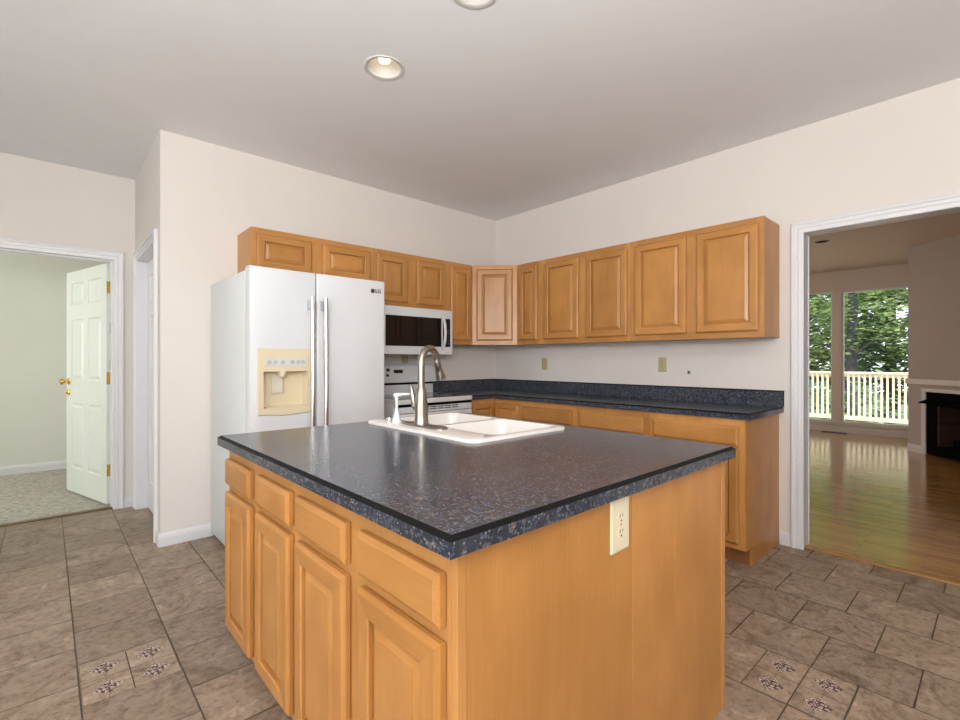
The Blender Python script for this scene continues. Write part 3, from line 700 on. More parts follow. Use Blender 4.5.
t = thing('countertop', 'dark speckled L-shaped countertop along the stove wall and right wall', 'countertop')
bm = counter_mesh([(-.002, -.002), (-.899, -.002), (-.899, -DC), (-DC, -DC), (-DC, -2.742), (-.002, -2.742)], {2, 3, 4}, CZ, .038); link('counter_slab', bm, [LAM, BLACKE], t)
bm = bmesh.new(); box(bm, -.899, -.022, -.021, -.002, CZ, 1.012); box(bm, -.899, -.022, -.021, -.002, 1.012, 1.021, mat=1); box(bm, -.9002, -.899, -.021, -.002, CZ, 1.021, mat=1); link('backsplash', bm, [LAM, BLACKE], t)
bm = bmesh.new(); box(bm, -.021, -.002, -2.742, -.002, CZ, 1.012); box(bm, -.021, -.002, -2.742, -.002, 1.012, 1.021, mat=1); box(bm, -.021, -.002, -2.7445, -2.742, CZ, 1.021, mat=1); link('backsplash', bm, [LAM, BLACKE], t)

# ------------------------------------------------------------------ island
IX0, IX1, IY0, IY1, IZ = -3.109, -1.820, -3.088, -1.588, .920
isl = thing('kitchen_island', 'maple kitchen island with four doors and four drawers', 'kitchen island', (-3.069, -1.606, 0), RZ)
# local x = -world y from the far end, local y = world x offset from the door face (0 = face, + = behind)
IW = 3.058 - 1.606; ID = 1.222
bm = bmesh.new(); box(bm, .004, IW - .021, .0195, ID - .004, .138, .70); box(bm, .004, IW - .021, .0195, .040, .70, IZ - .039); box(bm, .004, IW - .021, ID - .024, ID - .004, .70, IZ - .039); box(bm, .004, .024, .040, ID - .024, .70, IZ - .039); box(bm, IW - .041, IW - .021, .040, ID - .024, .70, IZ - .039); box(bm, .06, IW - .021, .075, ID - .004, .001, .138); link('carcass', bm, WOOD, isl)
bm = bmesh.new(); box(bm, 0, IW - .0205, 0, .019, .138, IZ - .039, bev=.0008, seg=1); link('face_frame', bm, WOODF, isl)
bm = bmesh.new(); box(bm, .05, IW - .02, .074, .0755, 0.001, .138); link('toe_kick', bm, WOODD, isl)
cols = [(.019, .313), (.386, .685), (.738, 1.046), (1.114, 1.421)]
for a, b in cols:
    drawer_front('drawer', isl, a, .728, b - a, .102, -.0025)
    raised_door('door', isl, a, .162, b - a, .538, -.0025, stile=.054)
# end panel facing the camera: stile, three veneer boards, corner post
def ib(name, x0, x1, m, y0=IW - .020, y1=IW, z0=0.001):
    # x0,x1 = distance from the door face
    bm = bmesh.new(); box(bm, y0, y1, x0, x1, z0, IZ - .039, bev=.001, seg=1); return link(name, bm, m, isl)
ib('corner_stile', .000, .022, WOODF, z0=.001)
ib('side_panel', .0224, .606, WOOD); ib('side_panel', .6062, .849, WOOD); ib('side_panel', .8492, 1.196, WOOD)
ib('corner_post', 1.1964, 1.222, WOODF, y1=IW + .004)
ct = thing('island_countertop', 'dark speckled rectangular island countertop with black edge line', 'countertop')
SX0, SX1, SY0, SY1, SZ = -2.480, -1.918, -2.435, -1.640, IZ
hole = rrect(SX0 + .02, SX1 - .02, SY0 + .02, SY1 - .02, .04, 4)
bm = counter_mesh([(IX0, IY0), (IX1, IY0), (IX1, IY1), (IX0, IY1)], {0, 1, 2, 3}, IZ, .038, hole); link('counter_slab', bm, [LAM, BLACKE], ct)

# ------------------------------------------------------------------ sink
sk = thing('kitchen_sink', 'white double-basin drop-in sink set in the island countertop', 'sink', (0, 0, 0))
def sink_mesh():
    bm = bmesh.new(); z = IZ + .0002; n = 6
    def L(x0, x1, y0, y1, r, zz): return [(x, y, zz) for x, y in rrect(x0, x1, y0, y1, r, n)]
    outer = [L(SX0, SX1, SY0, SY1, .045, z), L(SX0, SX1, SY0, SY1, .045, z + .006), L(SX0 + .003, SX1 - .003, SY0 + .003, SY1 - .003, .043, z + .011), L(SX0 + .010, SX1 - .010, SY0 + .010, SY1 - .010, .038, z + .0135)]
    r = loops(bm, outer); top = r[-1]
    es = [bm.edges.get((top[i], top[(i + 1) % len(top)])) for i in range(len(top))]
    for (y0, y1) in ((SY0 + .035, -2.052), (-2.022, SY1 - .035)):
        x0, x1 = SX0 + .135, SX1 - .035; zt = z + .0135
        b = loops(bm, [L(x0, x1, y0, y1, .05, zt), L(x0 + .003, x1 - .003, y0 + .003, y1 - .003, .05, zt - .003), L(x0 + .008, x1 - .008, y0 + .008, y1 - .008, .05, zt - .012), L(x0 + .018, x1 - .018, y0 + .018, y1 - .018, .05, zt - .16), L(x0 + .04, x1 - .04, y0 + .04, y1 - .04, .04, zt - .18)], close_last=True)
        es += [bm.edges.get((b[0][i], b[0][(i + 1) % len(b[0])])) for i in range(len(b[0]))]
    bmesh.ops.triangle_fill(bm, edges=es, use_beauty=True)
    return bm
link('sink_bowl', sink_mesh(), PORC, sk, smooth=True)
for yy in (-2.235, -1.845):
    bm = bmesh.new(); lathe(bm, [(0, .002), (.030, .002), (.042, .004), (.044, .001), (.044, 0)], 28, c=(-2.15, yy, IZ + .0137 - .181)); link('drain', bm, CHROME, sk, smooth=True)
bm = bmesh.new(); lathe(bm, [(0, 0), (.020, 0), (.020, .003), (.015, .008), (.013, .020), (.008, .023), (0, .023)], 24, c=(-2.430, -1.785, IZ + .0137)); link('hole_cover', bm, CHROME, sk, smooth=True)

# faucet
FX, FY, FZ = -2.396, -1.995, IZ + .0143
fa = thing('kitchen_faucet', 'brushed nickel gooseneck pull-down faucet on the white sink', 'faucet', (FX, FY, FZ))
bm = bmesh.new(); pl = rrect(-.032, .032, -.168, .122, .031, 8)
loops(bm, [[(x, y, 0) for x, y in pl], [(x, y, .004) for x, y in pl], [(x * .9, y * .98, .008) for x, y in pl]], close_first=True, close_last=True); link('base_plate', bm, NICKEL, fa, smooth=True)
bm = bmesh.new(); lathe(bm, [(.033, .008), (.031, .014), (.0290, .05), (.0280, .09), (.0240, .135), (.0215, .165), (.0200, .168)], 32); link('faucet_body', bm, NICKEL, fa, smooth=True)
sd = Vector((math.sin(.7383 + R(30)), math.cos(.7383 + R(30)), 0)); rA = .060
pts = [Vector((0, 0, .165)), Vector((0, 0, .20)), Vector((0, 0, .250))]; zc = .282
for k in range(0, 15):
    a = PI - PI * 1.03 * k / 14; pts.append(sd * (rA + rA * math.cos(a)) + Vector((0, 0, zc + rA * math.sin(a))))
bm = bmesh.new(); tube(bm, pts, .0155, 18); link('spout', bm, NICKEL, fa, smooth=True)
end = pts[-1]; dn = (sd * .42 + Vector((0, 0, -1))).normalized()
bm = bmesh.new(); tube(bm, [end + Vector((0, 0, .006)), end + dn * .006, end + dn * .020, end + dn * .045, end + dn * .072, end + dn * .078], [.0165, .0170, .0160, .0185, .0255, .0245], 20); link('spray_head', bm, NICKEL, fa, smooth=True)
side = sd.cross(Vector((0, 0, 1)))
bm = bmesh.new(); bc = end + dn * .032 - Vector((math.sin(.7383), math.cos(.7383), 0)) * .0135
tube(bm, [bc - dn * .015, bc - dn * .012, bc, bc + dn * .012, bc + dn * .015], [.002, .0060, .0075, .006, .002], 12); link('spray_button', bm, DARKP, fa, smooth=True)
ld = Vector((-.50, .86, 0)).normalized()
bm = bmesh.new(); tube(bm, [ld * .020 + Vector((0, 0, .085)), ld * .040 + Vector((0, 0, .088))], [.015, .013], 16)
tube(bm, [ld * .034 + Vector((0, 0, .070)), ld * .036 + Vector((0, 0, .095)), ld * .040 + Vector((0, 0, .125)), ld * .045 + Vector((0, 0, .152)), ld * .052 + Vector((0, 0, .176)), ld * .053 + Vector((0, 0, .182))], [.006, .0125, .0115, .0095, .0075, .003], 14); link('lever_handle', bm, NICKEL, fa, smooth=True)
# soap dispenser
sp = thing('soap_dispenser', 'white pump soap dispenser on the sink left of the faucet', 'soap dispenser', (-2.422, -1.836, FZ))
bm = bmesh.new(); lathe(bm, [(0, 0), (.0235, 0), (.023, .006), (.018, .024), (.0115, .045), (.009, .052), (.0095, .060), (.0075, .062)], 28); link('base_collar', bm, WHITE, sp, smooth=True)
bm = bmesh.new(); lathe(bm, [(.0072, .060), (.0068, .090), (.0085, .110), (.0100, .124), (.0, .126)], 20); link('pump_stem', bm, WHITE, sp, smooth=True)
sv = Vector((math.sin(.7383 + R(75)), math.cos(.7383 + R(75)), 0))
bm = bmesh.new(); tube(bm, [-sv * .015 + Vector((0, 0, .126)), sv * .0 + Vector((0, 0, .129)), sv * .026 + Vector((0, 0, .131)), sv * .060 + Vector((0, 0, .132)), sv * .076 + Vector((0, 0, .126))], [.0085, .0100, .0070, .0055, .0045], 14); link('nozzle', bm, WHITE, sp, smooth=True)

# ------------------------------------------------------------------ refrigerator
fx0, fx1, fyf, fz = -2.774, -1.905, -.872, 1.760
fr = thing('refrigerator', 'white side-by-side refrigerator with cream water dispenser', 'refrigerator', ((fx0 + fx1) / 2, -.42, 0))
def off(bm): bmesh.ops.translate(bm, vec=(-(fx0 + fx1) / 2, .42, 0), verts=bm.verts); return bm
bm = bmesh.new(); box(bm, fx0 + .002, fx1 - .002, -.785, -.012, .03, 1.744, bev=.004); link('cabinet_body', off(bm), WHITES, fr, smooth=True)
bm = bmesh.new(); box(bm, fx0 + .012, fx1 - .012, -.797, -.785, .06, 1.73); link('door_gasket', off(bm), GREYP, fr)
bm = bmesh.new(); box(bm, fx0 + .03, fx1 - .03, -.785, -.70, .0, .03); link('toe_grille', off(bm), DARKP, fr)
SPX = -2.388
dxa, dxb, dza, dzb = -2.735, -2.415, .903, 1.290        # dispenser bezel
rxa, rxb, rza, rzb = -2.702, -2.447, .944, 1.158        # recess
def left_door():
    bm = bmesh.new(); x0, x1 = fx0, SPX - .003; y0, y1 = fyf, -.797; b_ = .010
    # front skin with a rectangular hole, rounded outer edge
    fo = [(x0, y0 + b_, .045), (x1, y0 + b_, .045), (x1, y0 + b_, fz), (x0, y0 + b_, fz)]
    bk = [(x0, y1, .045), (x1, y1, .045), (x1, y1, fz), (x0, y1, fz)]
    m1 = [(x0 + .003, y0 + .003, .048), (x1 - .003, y0 + .003, .048), (x1 - .003, y0 + .003, fz - .003), (x0 + .003, y0 + .003, fz - .003)]
    fi = [(x0 + b_, y0, .055), (x1 - b_, y0, .055), (x1 - b_, y0, fz - b_), (x0 + b_, y0, fz - b_)]
    ho = [(rxa, y0, rza), (rxb, y0, rza), (rxb, y0, rzb), (rxa, y0, rzb)]
    hi = [(rxa, y1 + .01, rza), (rxb, y1 + .01, rza), (rxb, y1 + .01, rzb), (rxa, y1 + .01, rzb)]
    loops(bm, [bk, fo, m1, fi, ho, hi], close_first=True, close_last=True); return bm
ld_ = link('freezer_door', off(left_door()), WHITE, fr, smooth=True)
bm = bmesh.new(); box(bm, SPX + .003, fx1, fyf, -.797, .045, fz, bev=.009, seg=3); rd_ = link('fridge_door', off(bm), WHITE, fr, smooth=True)
# dispenser bezel + recess liner
bm = bmesh.new(); y = fyf
o1 = [(dxa, y - .0005, dza + .006), ((dxa + dxb) / 2, y - .0005, dza - .004), (dxb, y - .0005, dza + .006), (dxb, y - .0005, dzb), ((dxa + dxb) / 2, y - .0005, dzb), (dxa, y - .0005, dzb)]
def sc(l, dx, dy):
    cxm, czm = (dxa + dxb) / 2, (dza + dzb) / 2
    return [(cxm + (p[0] - cxm) * (1 - dx), y - dy, czm + (p[2] - czm) * (1 - dx)) for p in l]
h1 = [(rxa, y - .010, rza), ((rxa + rxb) / 2, y - .010, rza), (rxb, y - .010, rza), (rxb, y - .010, rzb), ((rxa + rxb) / 2, y - .010, rzb), (rxa, y - .010, rzb)]
def hh(l, d, yy): 
    cxm, czm = (rxa + rxb) / 2, (rza + rzb) / 2
    return [(cxm + (p[0] - cxm) * d, yy, czm + (p[2] - czm) * d) for p in l]
loops(bm, [o1, sc(o1, .0, .006), sc(o1, .02, .010), h1, hh(h1, .985, y - .004), hh(h1, .96, -.812)], close_last=True)
dsp = link('water_dispenser', off(bm), CREAM, ld_)
bm = bmesh.new(); box(bm, -2.688, -2.462, y - .0125, y - .0105, 1.193, 1.238, bev=.001, seg=1); link('control_strip', off(bm), plain('control_grey', (.60, .60, .60), .4), dsp) if False else None
bm2 = bm; st_ = link('control_strip', bm2, plain('control_grey', (.60, .60, .58), .4), ld_) if False else None
bm = bmesh.new(); box(bm, -2.694, -2.458, y - .0125, y - .0103, 1.188, 1.240, bev=.0008, seg=1)
cs_ = link('control_strip', off(bm), plain('control_grey', (.62, .61, .58), .4), ld_)
for k, xb in enumerate((-2.672, -2.638, -2.596, -2.540, -2.505, -2.476)):
    bm = bmesh.new(); lathe(bm, [(0, 0), (.0125, 0), (.0125, -.002), (.010, -.003), (0, -.003)], 20, c=(xb, y - .0125, 1.212), axis='y'); link('button', off(bm), GREYP, ld_)
bm = bmesh.new(); tube(bm, [(-2.590, -.850, rzb + .002), (-2.590, -.850, rzb - .014), (-2.590, -.850, rzb - .030)], [.056, .054, .040], 20, sy=1.0, sx=.45); link('dispenser_nozzle', off(bm), CREAM, ld_, smooth=True)
bm = bmesh.new(); box(bm, -2.640, -2.575, -.828, -.822, rza + .085, rzb - .025, bev=.001, seg=1); link('dispenser_paddle', off(bm), plain('paddle', (.66, .60, .50), .4), ld_)
bm = bmesh.new(); box(bm, rxa + .012, rxb - .012, y - .004, -.82, rza + .002, rza + .008); link('drip_tray', off(bm), CREAM, ld_)
def fhandle(xh, door):
    bm = bmesh.new()
    P = [(xh, -.925, 1.585 + .02), (xh, -.929, 1.57), (xh, -.936, 1.30), (xh, -.938, 1.05), (xh, -.936, .80), (xh, -.929, .52), (xh, -.925, .49)]
    tube(bm, P, .0135, 18); link('handle', off(bm), STEEL, door, smooth=True)
    for z in (1.560, .535):
        bm = bmesh.new(); box(bm, xh - .010, xh + .010, -.925, -.870, z - .03, z + .03, bev=.004); link('handle_bracket', off(bm), GREYP, door, smooth=True)
fhandle(-2.436, ld_); fhandle(-2.352, rd_)
for xh in (fx0 + .055, fx1 - .055):
    bm = bmesh.new(); box(bm, xh - .035, xh + .035, -.830, -.715, 1.744, 1.768, bev=.006); link('hinge_cover', off(bm), plain('hinge_cream', (.80, .78, .68), .5), fr, smooth=True)
# small door emblem
bm = bmesh.new(); lathe(bm, [(0, 0), (.0155, 0), (.0155, -.0015), (0, -.0015)], 24, c=(-1.998, fyf - .0002, 1.688), axis='y'); em = link('emblem', off(bm), plain('emblem_grey', (.10, .08, .09), .3, metal=.6), rd_)
cu = bpy.data.curves.new('lettering', 'FONT'); cu.body = 'LG'; cu.size = .036; cu.offset = .0012; cu.extrude = .0006; cu.align_x = 'LEFT'
to = bpy.data.objects.new('lettering', cu); COL.objects.link(to)
dg = bpy.context.evaluated_depsgraph_get(); me = bpy.data.meshes.new_from_object(to.evaluated_get(dg)); bpy.data.objects.remove(to)
lo = bpy.data.objects.new('lettering', me); COL.objects.link(lo); me.materials.clear(); me.materials.append(plain('emblem_letter', (.10, .09, .09), .3, metal=.3)); lo.parent = rd_
lo.location = (-1.979 - (fx0 + fx1) / 2, fyf - .0008 + .42, 1.6775); lo.rotation_euler = (R(90), 0, 0)

# ------------------------------------------------------------------ microwave
mw = thing('microwave', 'white over-the-range microwave with black glass door', 'microwave', (-1.285, -.20, 1.270))
def moff(bm): bmesh.ops.translate(bm, vec=(1.285, .20, -1.270), verts=bm.verts); return bm
MX0, MX1, MY, MZ0, MZ1 = -1.656, -.918, -.392, 1.270, 1.6665
bm = bmesh.new(); box(bm, MX0, MX1, -.370, -.004, MZ0 + .004, MZ1 - .0005, bev=.003); link('housing', moff(bm), WHITE, mw, smooth=True)
bm = bmesh.new(); box(bm, MX0, MX1, MY, -.370, MZ0, MZ1 - .001, bev=.006, seg=3); link('front_frame', moff(bm), WHITE, mw, smooth=True)
bm = bmesh.new(); box(bm, MX0 + .045, -1.048, MY - .003, MY + .002, 1.340, 1.590, bev=.0015, seg=1); link('door_glass', moff(bm), BLACKG, mw)
bm = bmesh.new(); box(bm, -1.030, -.948, MY - .002, MY + .002, 1.340, 1.590, bev=.001, seg=1); cp = link('control_panel', moff(bm), BLACKG, mw)
for i in range(3):
    for j in range(5):
        bm = bmesh.new(); box(bm, -1.018 + i * .021, -1.004 + i * .021, MY - .0028, MY - .0018, 1.365 + j * .028, 1.380 + j * .028); link('button', moff(bm), DARKP, cp) if True else None
for c in cp.children: c.parent = cp
bm = bmesh.new(); tube(bm, [(-1.040, MY - .008, 1.318), (-1.040, MY - .030, 1.350), (-1.040, MY - .044, 1.40), (-1.040, MY - .050, 1.465), (-1.040, MY - .044, 1.53), (-1.040, MY - .030, 1.58), (-1.040, MY - .008, 1.612)], .0135, 14, sx=.75); link('handle', moff(bm), WHITE, mw, smooth=True)
bm = bmesh.new(); box(bm, -1.60, -.98, MY + .03, -.05, MZ0 - .004, MZ0 + .004); link('bottom_vent', moff(bm), DARKP, mw)

# ------------------------------------------------------------------ range
rg = thing('stove', 'white freestanding electric stove under the microwave', 'stove', (-1.2835, -.33, 0))
def roff(bm): bmesh.ops.translate(bm, vec=(1.2835, .33, 0), verts=bm.verts); return bm
GX0, GX1 = -1.6625, -.9055
bm = bmesh.new(); box(bm, GX0, GX1, -.600, -.008, .02, .895, bev=.003); link('oven_body', roff(bm), WHITE, rg, smooth=True)
bm = bmesh.new(); box(bm, GX0 - .001, GX1 + .001, -.645, -.008, .882, .920, bev=.007, seg=3); link('cooktop', roff(bm), WHITE, rg, smooth=True)
bm = bmesh.new(); box(bm, GX0 + .035, GX1 - .035, -.615, -.115, .919, .9222, bev=.001, seg=1); gl = link('glass_surface', roff(bm), GLASST, rg)
for (x, y, r) in ((-1.47, -.48, .095), (-1.10, -.48, .075), (-1.47, -.24, .075), (-1.10, -.24, .095)):
    bm = bmesh.new(); lathe(bm, [(r - .003, .9222), (r - .003, .9228), (r, .9228), (r, .9222)], 40, c=(x, y, 0), cap=False); link('burner_ring', roff(bm), GREYP, rg)
bm = bmesh.new(); box(bm, GX0 + .004, GX1 - .004, -.085, -.010, .918, 1.010, bev=.003); box(bm, GX0 + .006, GX1 - .006, -.080, -.012, 1.009, 1.023); link('backguard_base', roff(bm), WHITE, rg, smooth=True)
bm = bmesh.new(); box(bm, GX0 + .008, GX1 - .008, -.094, -.014, 1.004, 1.0225); link('backguard_gap', roff(bm), BLACKM, rg)
bm = bmesh.new(); z0, z1 = 1.023, 1.193
pr = [(-.112, z0), (-.116, z0 + .008), (-.096, z1 - .02), (-.080, z1), (-.012, z1), (-.012, z0)]
a = [bm.verts.new((GX0 + .003, y, z)) for y, z in pr]; b = [bm.verts.new((GX1 - .003, y, z)) for y, z in pr]
bm.faces.new(a); bm.faces.new(b[::-1])
for i in range(6): bm.faces.new((a[i], a[(i + 1) % 6], b[(i + 1) % 6], b[i]))
bg_ = link('backguard', roff(bm), WHITE, rg)
def guard_y(z): return -.116 + (z - (z0 + .008)) / (z1 - .02 - z0 - .008) * .020
bm = bmesh.new(); zz = 1.122; box(bm, -1.353, -1.258, guard_y(zz) - .003, guard_y(zz) + .004, zz - .016, zz + .016, bev=.002, seg=1); link('clock_display', roff(bm), BLACKG, rg)
for xk, zk in ((-1.412, 1.137), (-1.420, 1.090), (-1.560, 1.11), (-1.086, 1.132), (-1.086, 1.094), (-.975, 1.11)):
    big = xk in (-1.412, -1.560, -.975)
    bm = bmesh.new(); r_ = .013 if not big else .016; lathe(bm, [(0, 0), (r_, 0), (r_ * .85, -.012), (0, -.013)], 20, c=(xk, guard_y(zk), zk), axis='y'); link('knob', roff(bm), DARKP if xk in (-1.412, -1.420) else WHITE, rg, smooth=True)
for k in range(8):
    xk = -1.225 + (k % 4) * .030; zk = 1.10 + (k // 4) * .035
    bm = bmesh.new(); box(bm, xk, xk + .022, guard_y(zk) - .0015, guard_y(zk) + .003, zk, zk + .012, bev=.001, seg=1); link('touch_key', roff(bm), plain('key_grey', (.62, .63, .64), .4) if k == 0 else bpy.data.materials['key_grey'], rg)
bm = bmesh.new(); box(bm, GX0 + .006, GX1 - .006, -.641, -.598, .862, .884); link('vent_gap', roff(bm), BLACKM, rg)
bm = bmesh.new(); box(bm, GX0 + .002, GX1 - .002, -.637, -.600, .812, .861, bev=.004); link('vent_panel', roff(bm), WHITE, rg, smooth=True)
for k in range(6):
    for j in range(2):
        xs = -1.50 + k * .075; bm = bmesh.new(); box(bm, xs, xs + .066, -.6385, -.636, .830 + j * .016, .838 + j * .016); link('vent_slot', roff(bm), DARKP, rg)
bm = bmesh.new(); box(bm, GX0 + .002, GX1 - .002, -.640, -.600, .245, .808, bev=.005); od = link('oven_door', roff(bm), WHITE, rg, smooth=True)
bm = bmesh.new(); box(bm, -1.52, -1.05, -.6425, -.639, .40, .66, bev=.001, seg=1); link('window_glass', roff(bm), BLACKG, od)
bm = bmesh.new(); tube(bm, [(-1.60, -.640, .775), (-1.60, -.678, .775), (-1.58, -.690, .775), (-.99, -.690, .775), (-.97, -.678, .775), (-.97, -.640, .775)], .012, 12); link('handle', roff(bm), WHITE, od, smooth=True)
bm = bmesh.new(); box(bm, GX0 + .002, GX1 - .002, -.635, -.600, .06, .238, bev=.005); link('storage_drawer', roff(bm), WHITE, rg, smooth=True)
bm = bmesh.new(); box(bm, GX0 + .03, GX1 - .03, -.58, -.05, 0.0, .025); link('plinth', roff(bm), DARKP, rg)

# ------------------------------------------------------------------ outlets
def outlet(label, loc, rz, w_=.070, h_=.115, m=ALMOND, group=None, kind='duplex'):
    t = thing('wall_outlet', label, 'outlet', loc, rz)
    bm = bmesh.new(); loops(bm, [[(x, -d, z) for x, z in rrect(-w_ / 2 + i, w_ / 2 - i, -h_ / 2 + i, h_ / 2 - i, .004, 3)] for i, d in ((0, .0006), (0, .0025), (.003, .0055), (.006, .006))], close_first=True, close_last=True); link('cover_plate', bm, m, t, smooth=True)
    if kind == 'duplex':
        for z in (-.0195, .0195):
            bm = bmesh.new(); tube(bm, [(0, -.0055, z), (0, -.0072, z)], .0165, 24, sx=.88, sy=1.0); rc = link('receptacle', bm, m, t)
            bm = bmesh.new(); box(bm, -.0075, -.0050, -.0076, -.0068, z - .001, z + .0085); box(bm, .0050, .0075, -.0076, -.0068, z + .0005, z + .0075); lathe(bm, [(0, -.0068), (.0026, -.0068), (.0026, -.0076), (0, -.0076)], 10, c=(0, 0, z - .0085), axis='y'); link('socket_slots', bm, DARKP, rc)
    elif kind == 'switch':
        bm = bmesh.new(); box(bm, -.005, .005, -.015, -.0058, -.010, .004, bev=.001); link('toggle', bm, m, t)
    bm = bmesh.new(); lathe(bm, [(0, -.0058), (.0028, -.0058), (.0028, -.0068), (0, -.0068)], 12, axis='y'); link('screw', bm, NICKEL, t); return t
outlet('almond outlet on the backsplash wall under the two-door cabinet at the free end', (-.0006, -1.900, 1.188), RZ, m=OCHRE, w_=.068, h_=.114)
outlet('small almond switch plate on the wall right of the corner', (-.0006, -.690, 1.188), RZ, kind='switch', m=OCHRE)
outlet('ochre outlet plate on the wall just below the microwave', (-1.170, -.0006, 1.222), 0, m=OCHRE)
outlet('large almond outlet on the end panel of the island', (-2.531, -3.0586, .803), 0, w_=.086, h_=.140)
t = thing('phone_jack', 'tiny dark wall jack between outlet and opening', 'wall jack', (-.0006, -2.110, 1.130), RZ)
bm = bmesh.new(); box(bm, -.011, .011, -.003, 0, -.012, .012, bev=.001, seg=1); link('jack_plate', bm, plain('jack_grey', (.20, .19, .18), .5), t)
bm = bmesh.new(); box(bm, -.005, .005, -.0036, -.0028, -.006, .006); link('jack_hole', bm, DARKP, t)

# ------------------------------------------------------------------ living room: fireplace corner
A = Vector((5.02, -2.85, 0)); D = Vector((-.7071, -.7071, 0)); Nn = Vector((-.7071, .7071, 0))      # D along the face, Nn out toward the room
FW = 1.78
def FM(): 
    m = Matrix(((D.x, -Nn.x, 0, A.x), (D.y, -Nn.y, 0, A.y), (0, 0, 1, 0), (0, 0, 0, 1))); return m    # local x along the face, local -y toward the room
O0, O1, OZ, SW = .282, 1.30, .812, .065
bm = bmesh.new()
box(bm, 0, O0, 0, .5, 0, H); box(bm, O1, FW, 0, .5, 0, H); box(bm, O0, O1, 0, .5, OZ, H)
bmesh.ops.transform(bm, matrix=FM(), verts=bm.verts)
B = A + D * FW
prism(bm, [(A.x, A.y), (WX, A.y), (WX, -5.2), (WX - .05, -5.2), (WX - .05, A.y - .05), (A.x + .05, A.y - .05)], 0, H)
prism(bm, [(B.x, B.y), (B.x, -6.5), (B.x + .12, -6.5), (B.x + .12, B.y)], 0, H)
struct('wall_fireplace', bm, plain('chimney_paint', (.42, .345, .29), .9, spec=.2, noise=.015, scale=4), 'brown-grey diagonal wall that holds the fireplace', 'wall')
fp = thing('fireplace', 'black metal fireplace with hood in the diagonal living room wall', 'fireplace', A, math.atan2(D.y, D.x))
# local frame of fp: x along D, y = rotate(D,90) = (.7071,-.7071) = into the wall
def fpart(name, dims, m, bev=0.0, parent=fp):
    bm = bmesh.new(); box(bm, *dims, bev=bev); return link(name, bm, m, parent)
fpart('mantel_shelf', (-.012, FW, -.035, .0, .905, .975), TRIML, .006)
bm = bmesh.new(); box(bm, O0 - SW, O0, -.018, 0, 0, OZ + .045, bev=.003, seg=1); box(bm, O1, O1 + SW, -.018, 0, 0, OZ + .045, bev=.003, seg=1); box(bm, O0, O1, -.018, 0, OZ, OZ + .045, bev=.003, seg=1); link('surround_trim', bm, TRIML, fp)
bm = bmesh.new(); e_ = .001
box(bm, O0 + e_, O0 + .14, -.004, .01, .012, OZ - e_); box(bm, O1 - .14, O1 - e_, -.004, .01, .012, OZ - e_); box(bm, O0 + .14, O1 - .14, -.004, .01, .64, OZ - e_); box(bm, O0 + .14, O1 - .14, -.004, .01, .012, .13)
link('metal_front', bm, BLACKM, fp)
bm = bmesh.new(); hv = [(O0 - .045, -.13, .672), (O1 + .045, -.13, .672), (O1 + .045, -.13, .680), (O0 - .045, -.13, .680)]
a = [bm.verts.new(p) for p in ((O0 - .005, -.110, .668), (O1 + .005, -.110, .668), (O1 - .02, -.005, .715), (O0 + .02, -.005, .715))]
b = [bm.verts.new((v.co.x, v.co.y, v.co.z + .008)) for v in a]
bm.faces.new(a); bm.faces.new(b[::-1])
for i in range(4): bm.faces.new((a[i], a[(i + 1) % 4], b[(i + 1) % 4], b[i]))
link('hood', bm, BLACKM, fp)
bm = bmesh.new(); box(bm, O0 + .14, O0 + .16, .01, .42, .13, .64); box(bm, O1 - .16, O1 - .14, .01, .42, .13, .64); box(bm, O0 + .14, O1 - .14, .42, .44, .13, .64); link('firebrick_lining', bm, BRICK, fp)
bm = bmesh.new(); box(bm, O0 + .14, O1 - .14, .01, .44, .10, .13); box(bm, O0 + .14, O1 - .14, .01, .44, .64, .66); link('firebox_floor', bm, BLACKM, fp)
bm = bmesh.new()
for k in range(8): tube(bm, [(O0 + .25 + k * .065, .12, .14), (O0 + .25 + k * .065, .12, .24)], .007, 8)
tube(bm, [(O0 + .22, .12, .19), (O1 - .22, .12, .19)], .008, 8); link('log_grate', bm, BLACKM, fp)
baseboard('baseboard_fireplace', (A.x, A.y), ((A + D * (O0 - SW)).x, (A + D * (O0 - SW)).y), (Nn.x, Nn.y), 'tan baseboard left of the fireplace', m=TRIML, h=.10)
bx('trim_12', (WX - .20, WX - .05, -1.96, -1.62, 0.0, .006), DARKP, bev=.001); tag(bpy.data.objects['trim_12'], 'dark floor register in the oak floor below the windows', 'floor vent', kind='structure')

# ------------------------------------------------------------------ outside: deck, railing, trees
bm = bmesh.new()
for k in range(14): box(bm, WX + .14 + k * .145, WX + .14 + k * .145 + .139, -6, 3.5, -.09, -.05)
o = link('deck', bm, DECKW); tag(o, 'sunlit pale wooden deck outside the living room windows', 'deck', kind='structure')
rl = thing('deck_railing', 'pale sunlit wooden railing along the deck', 'railing', (8.4, -1.8, -.05))
bm = bmesh.new(); box(bm, -.07, .07, -4.0, 3.6, 1.000, 1.035, bev=.004); box(bm, -.02, .02, -4.0, 3.6, .930, 1.000); link('top_rail', bm, DECKW, rl)
bm = bmesh.new(); box(bm, -.02, .02, -4.0, 3.6, .070, .150, bev=.003); link('bottom_rail', bm, DECKW, rl)
bm = bmesh.new(); box(bm, -.016, .016, -.016, .016, .10, .99); b0 = link('baluster', bm, DECKW, rl); b0.location = (-.036, -1.45, 0)
for k in range(1, 44): copy_part(b0, rl, (-.036, -1.45 + k * .0865, 0))
for yy in (-3.9, 3.5):
    bm = bmesh.new(); box(bm, -.045, .045, yy - .045, yy + .045, 0, 1.0, bev=.004); link('post', bm, DECKW, rl)
bm = bmesh.new()
n = 26
gv = [[bm.verts.new((8.6 + i * 3.0, -45 + j * 4.2, -3.0 - .02 * i + .5 * math.sin(i * .9 + j * .7))) for j in range(n)] for i in range(n)]
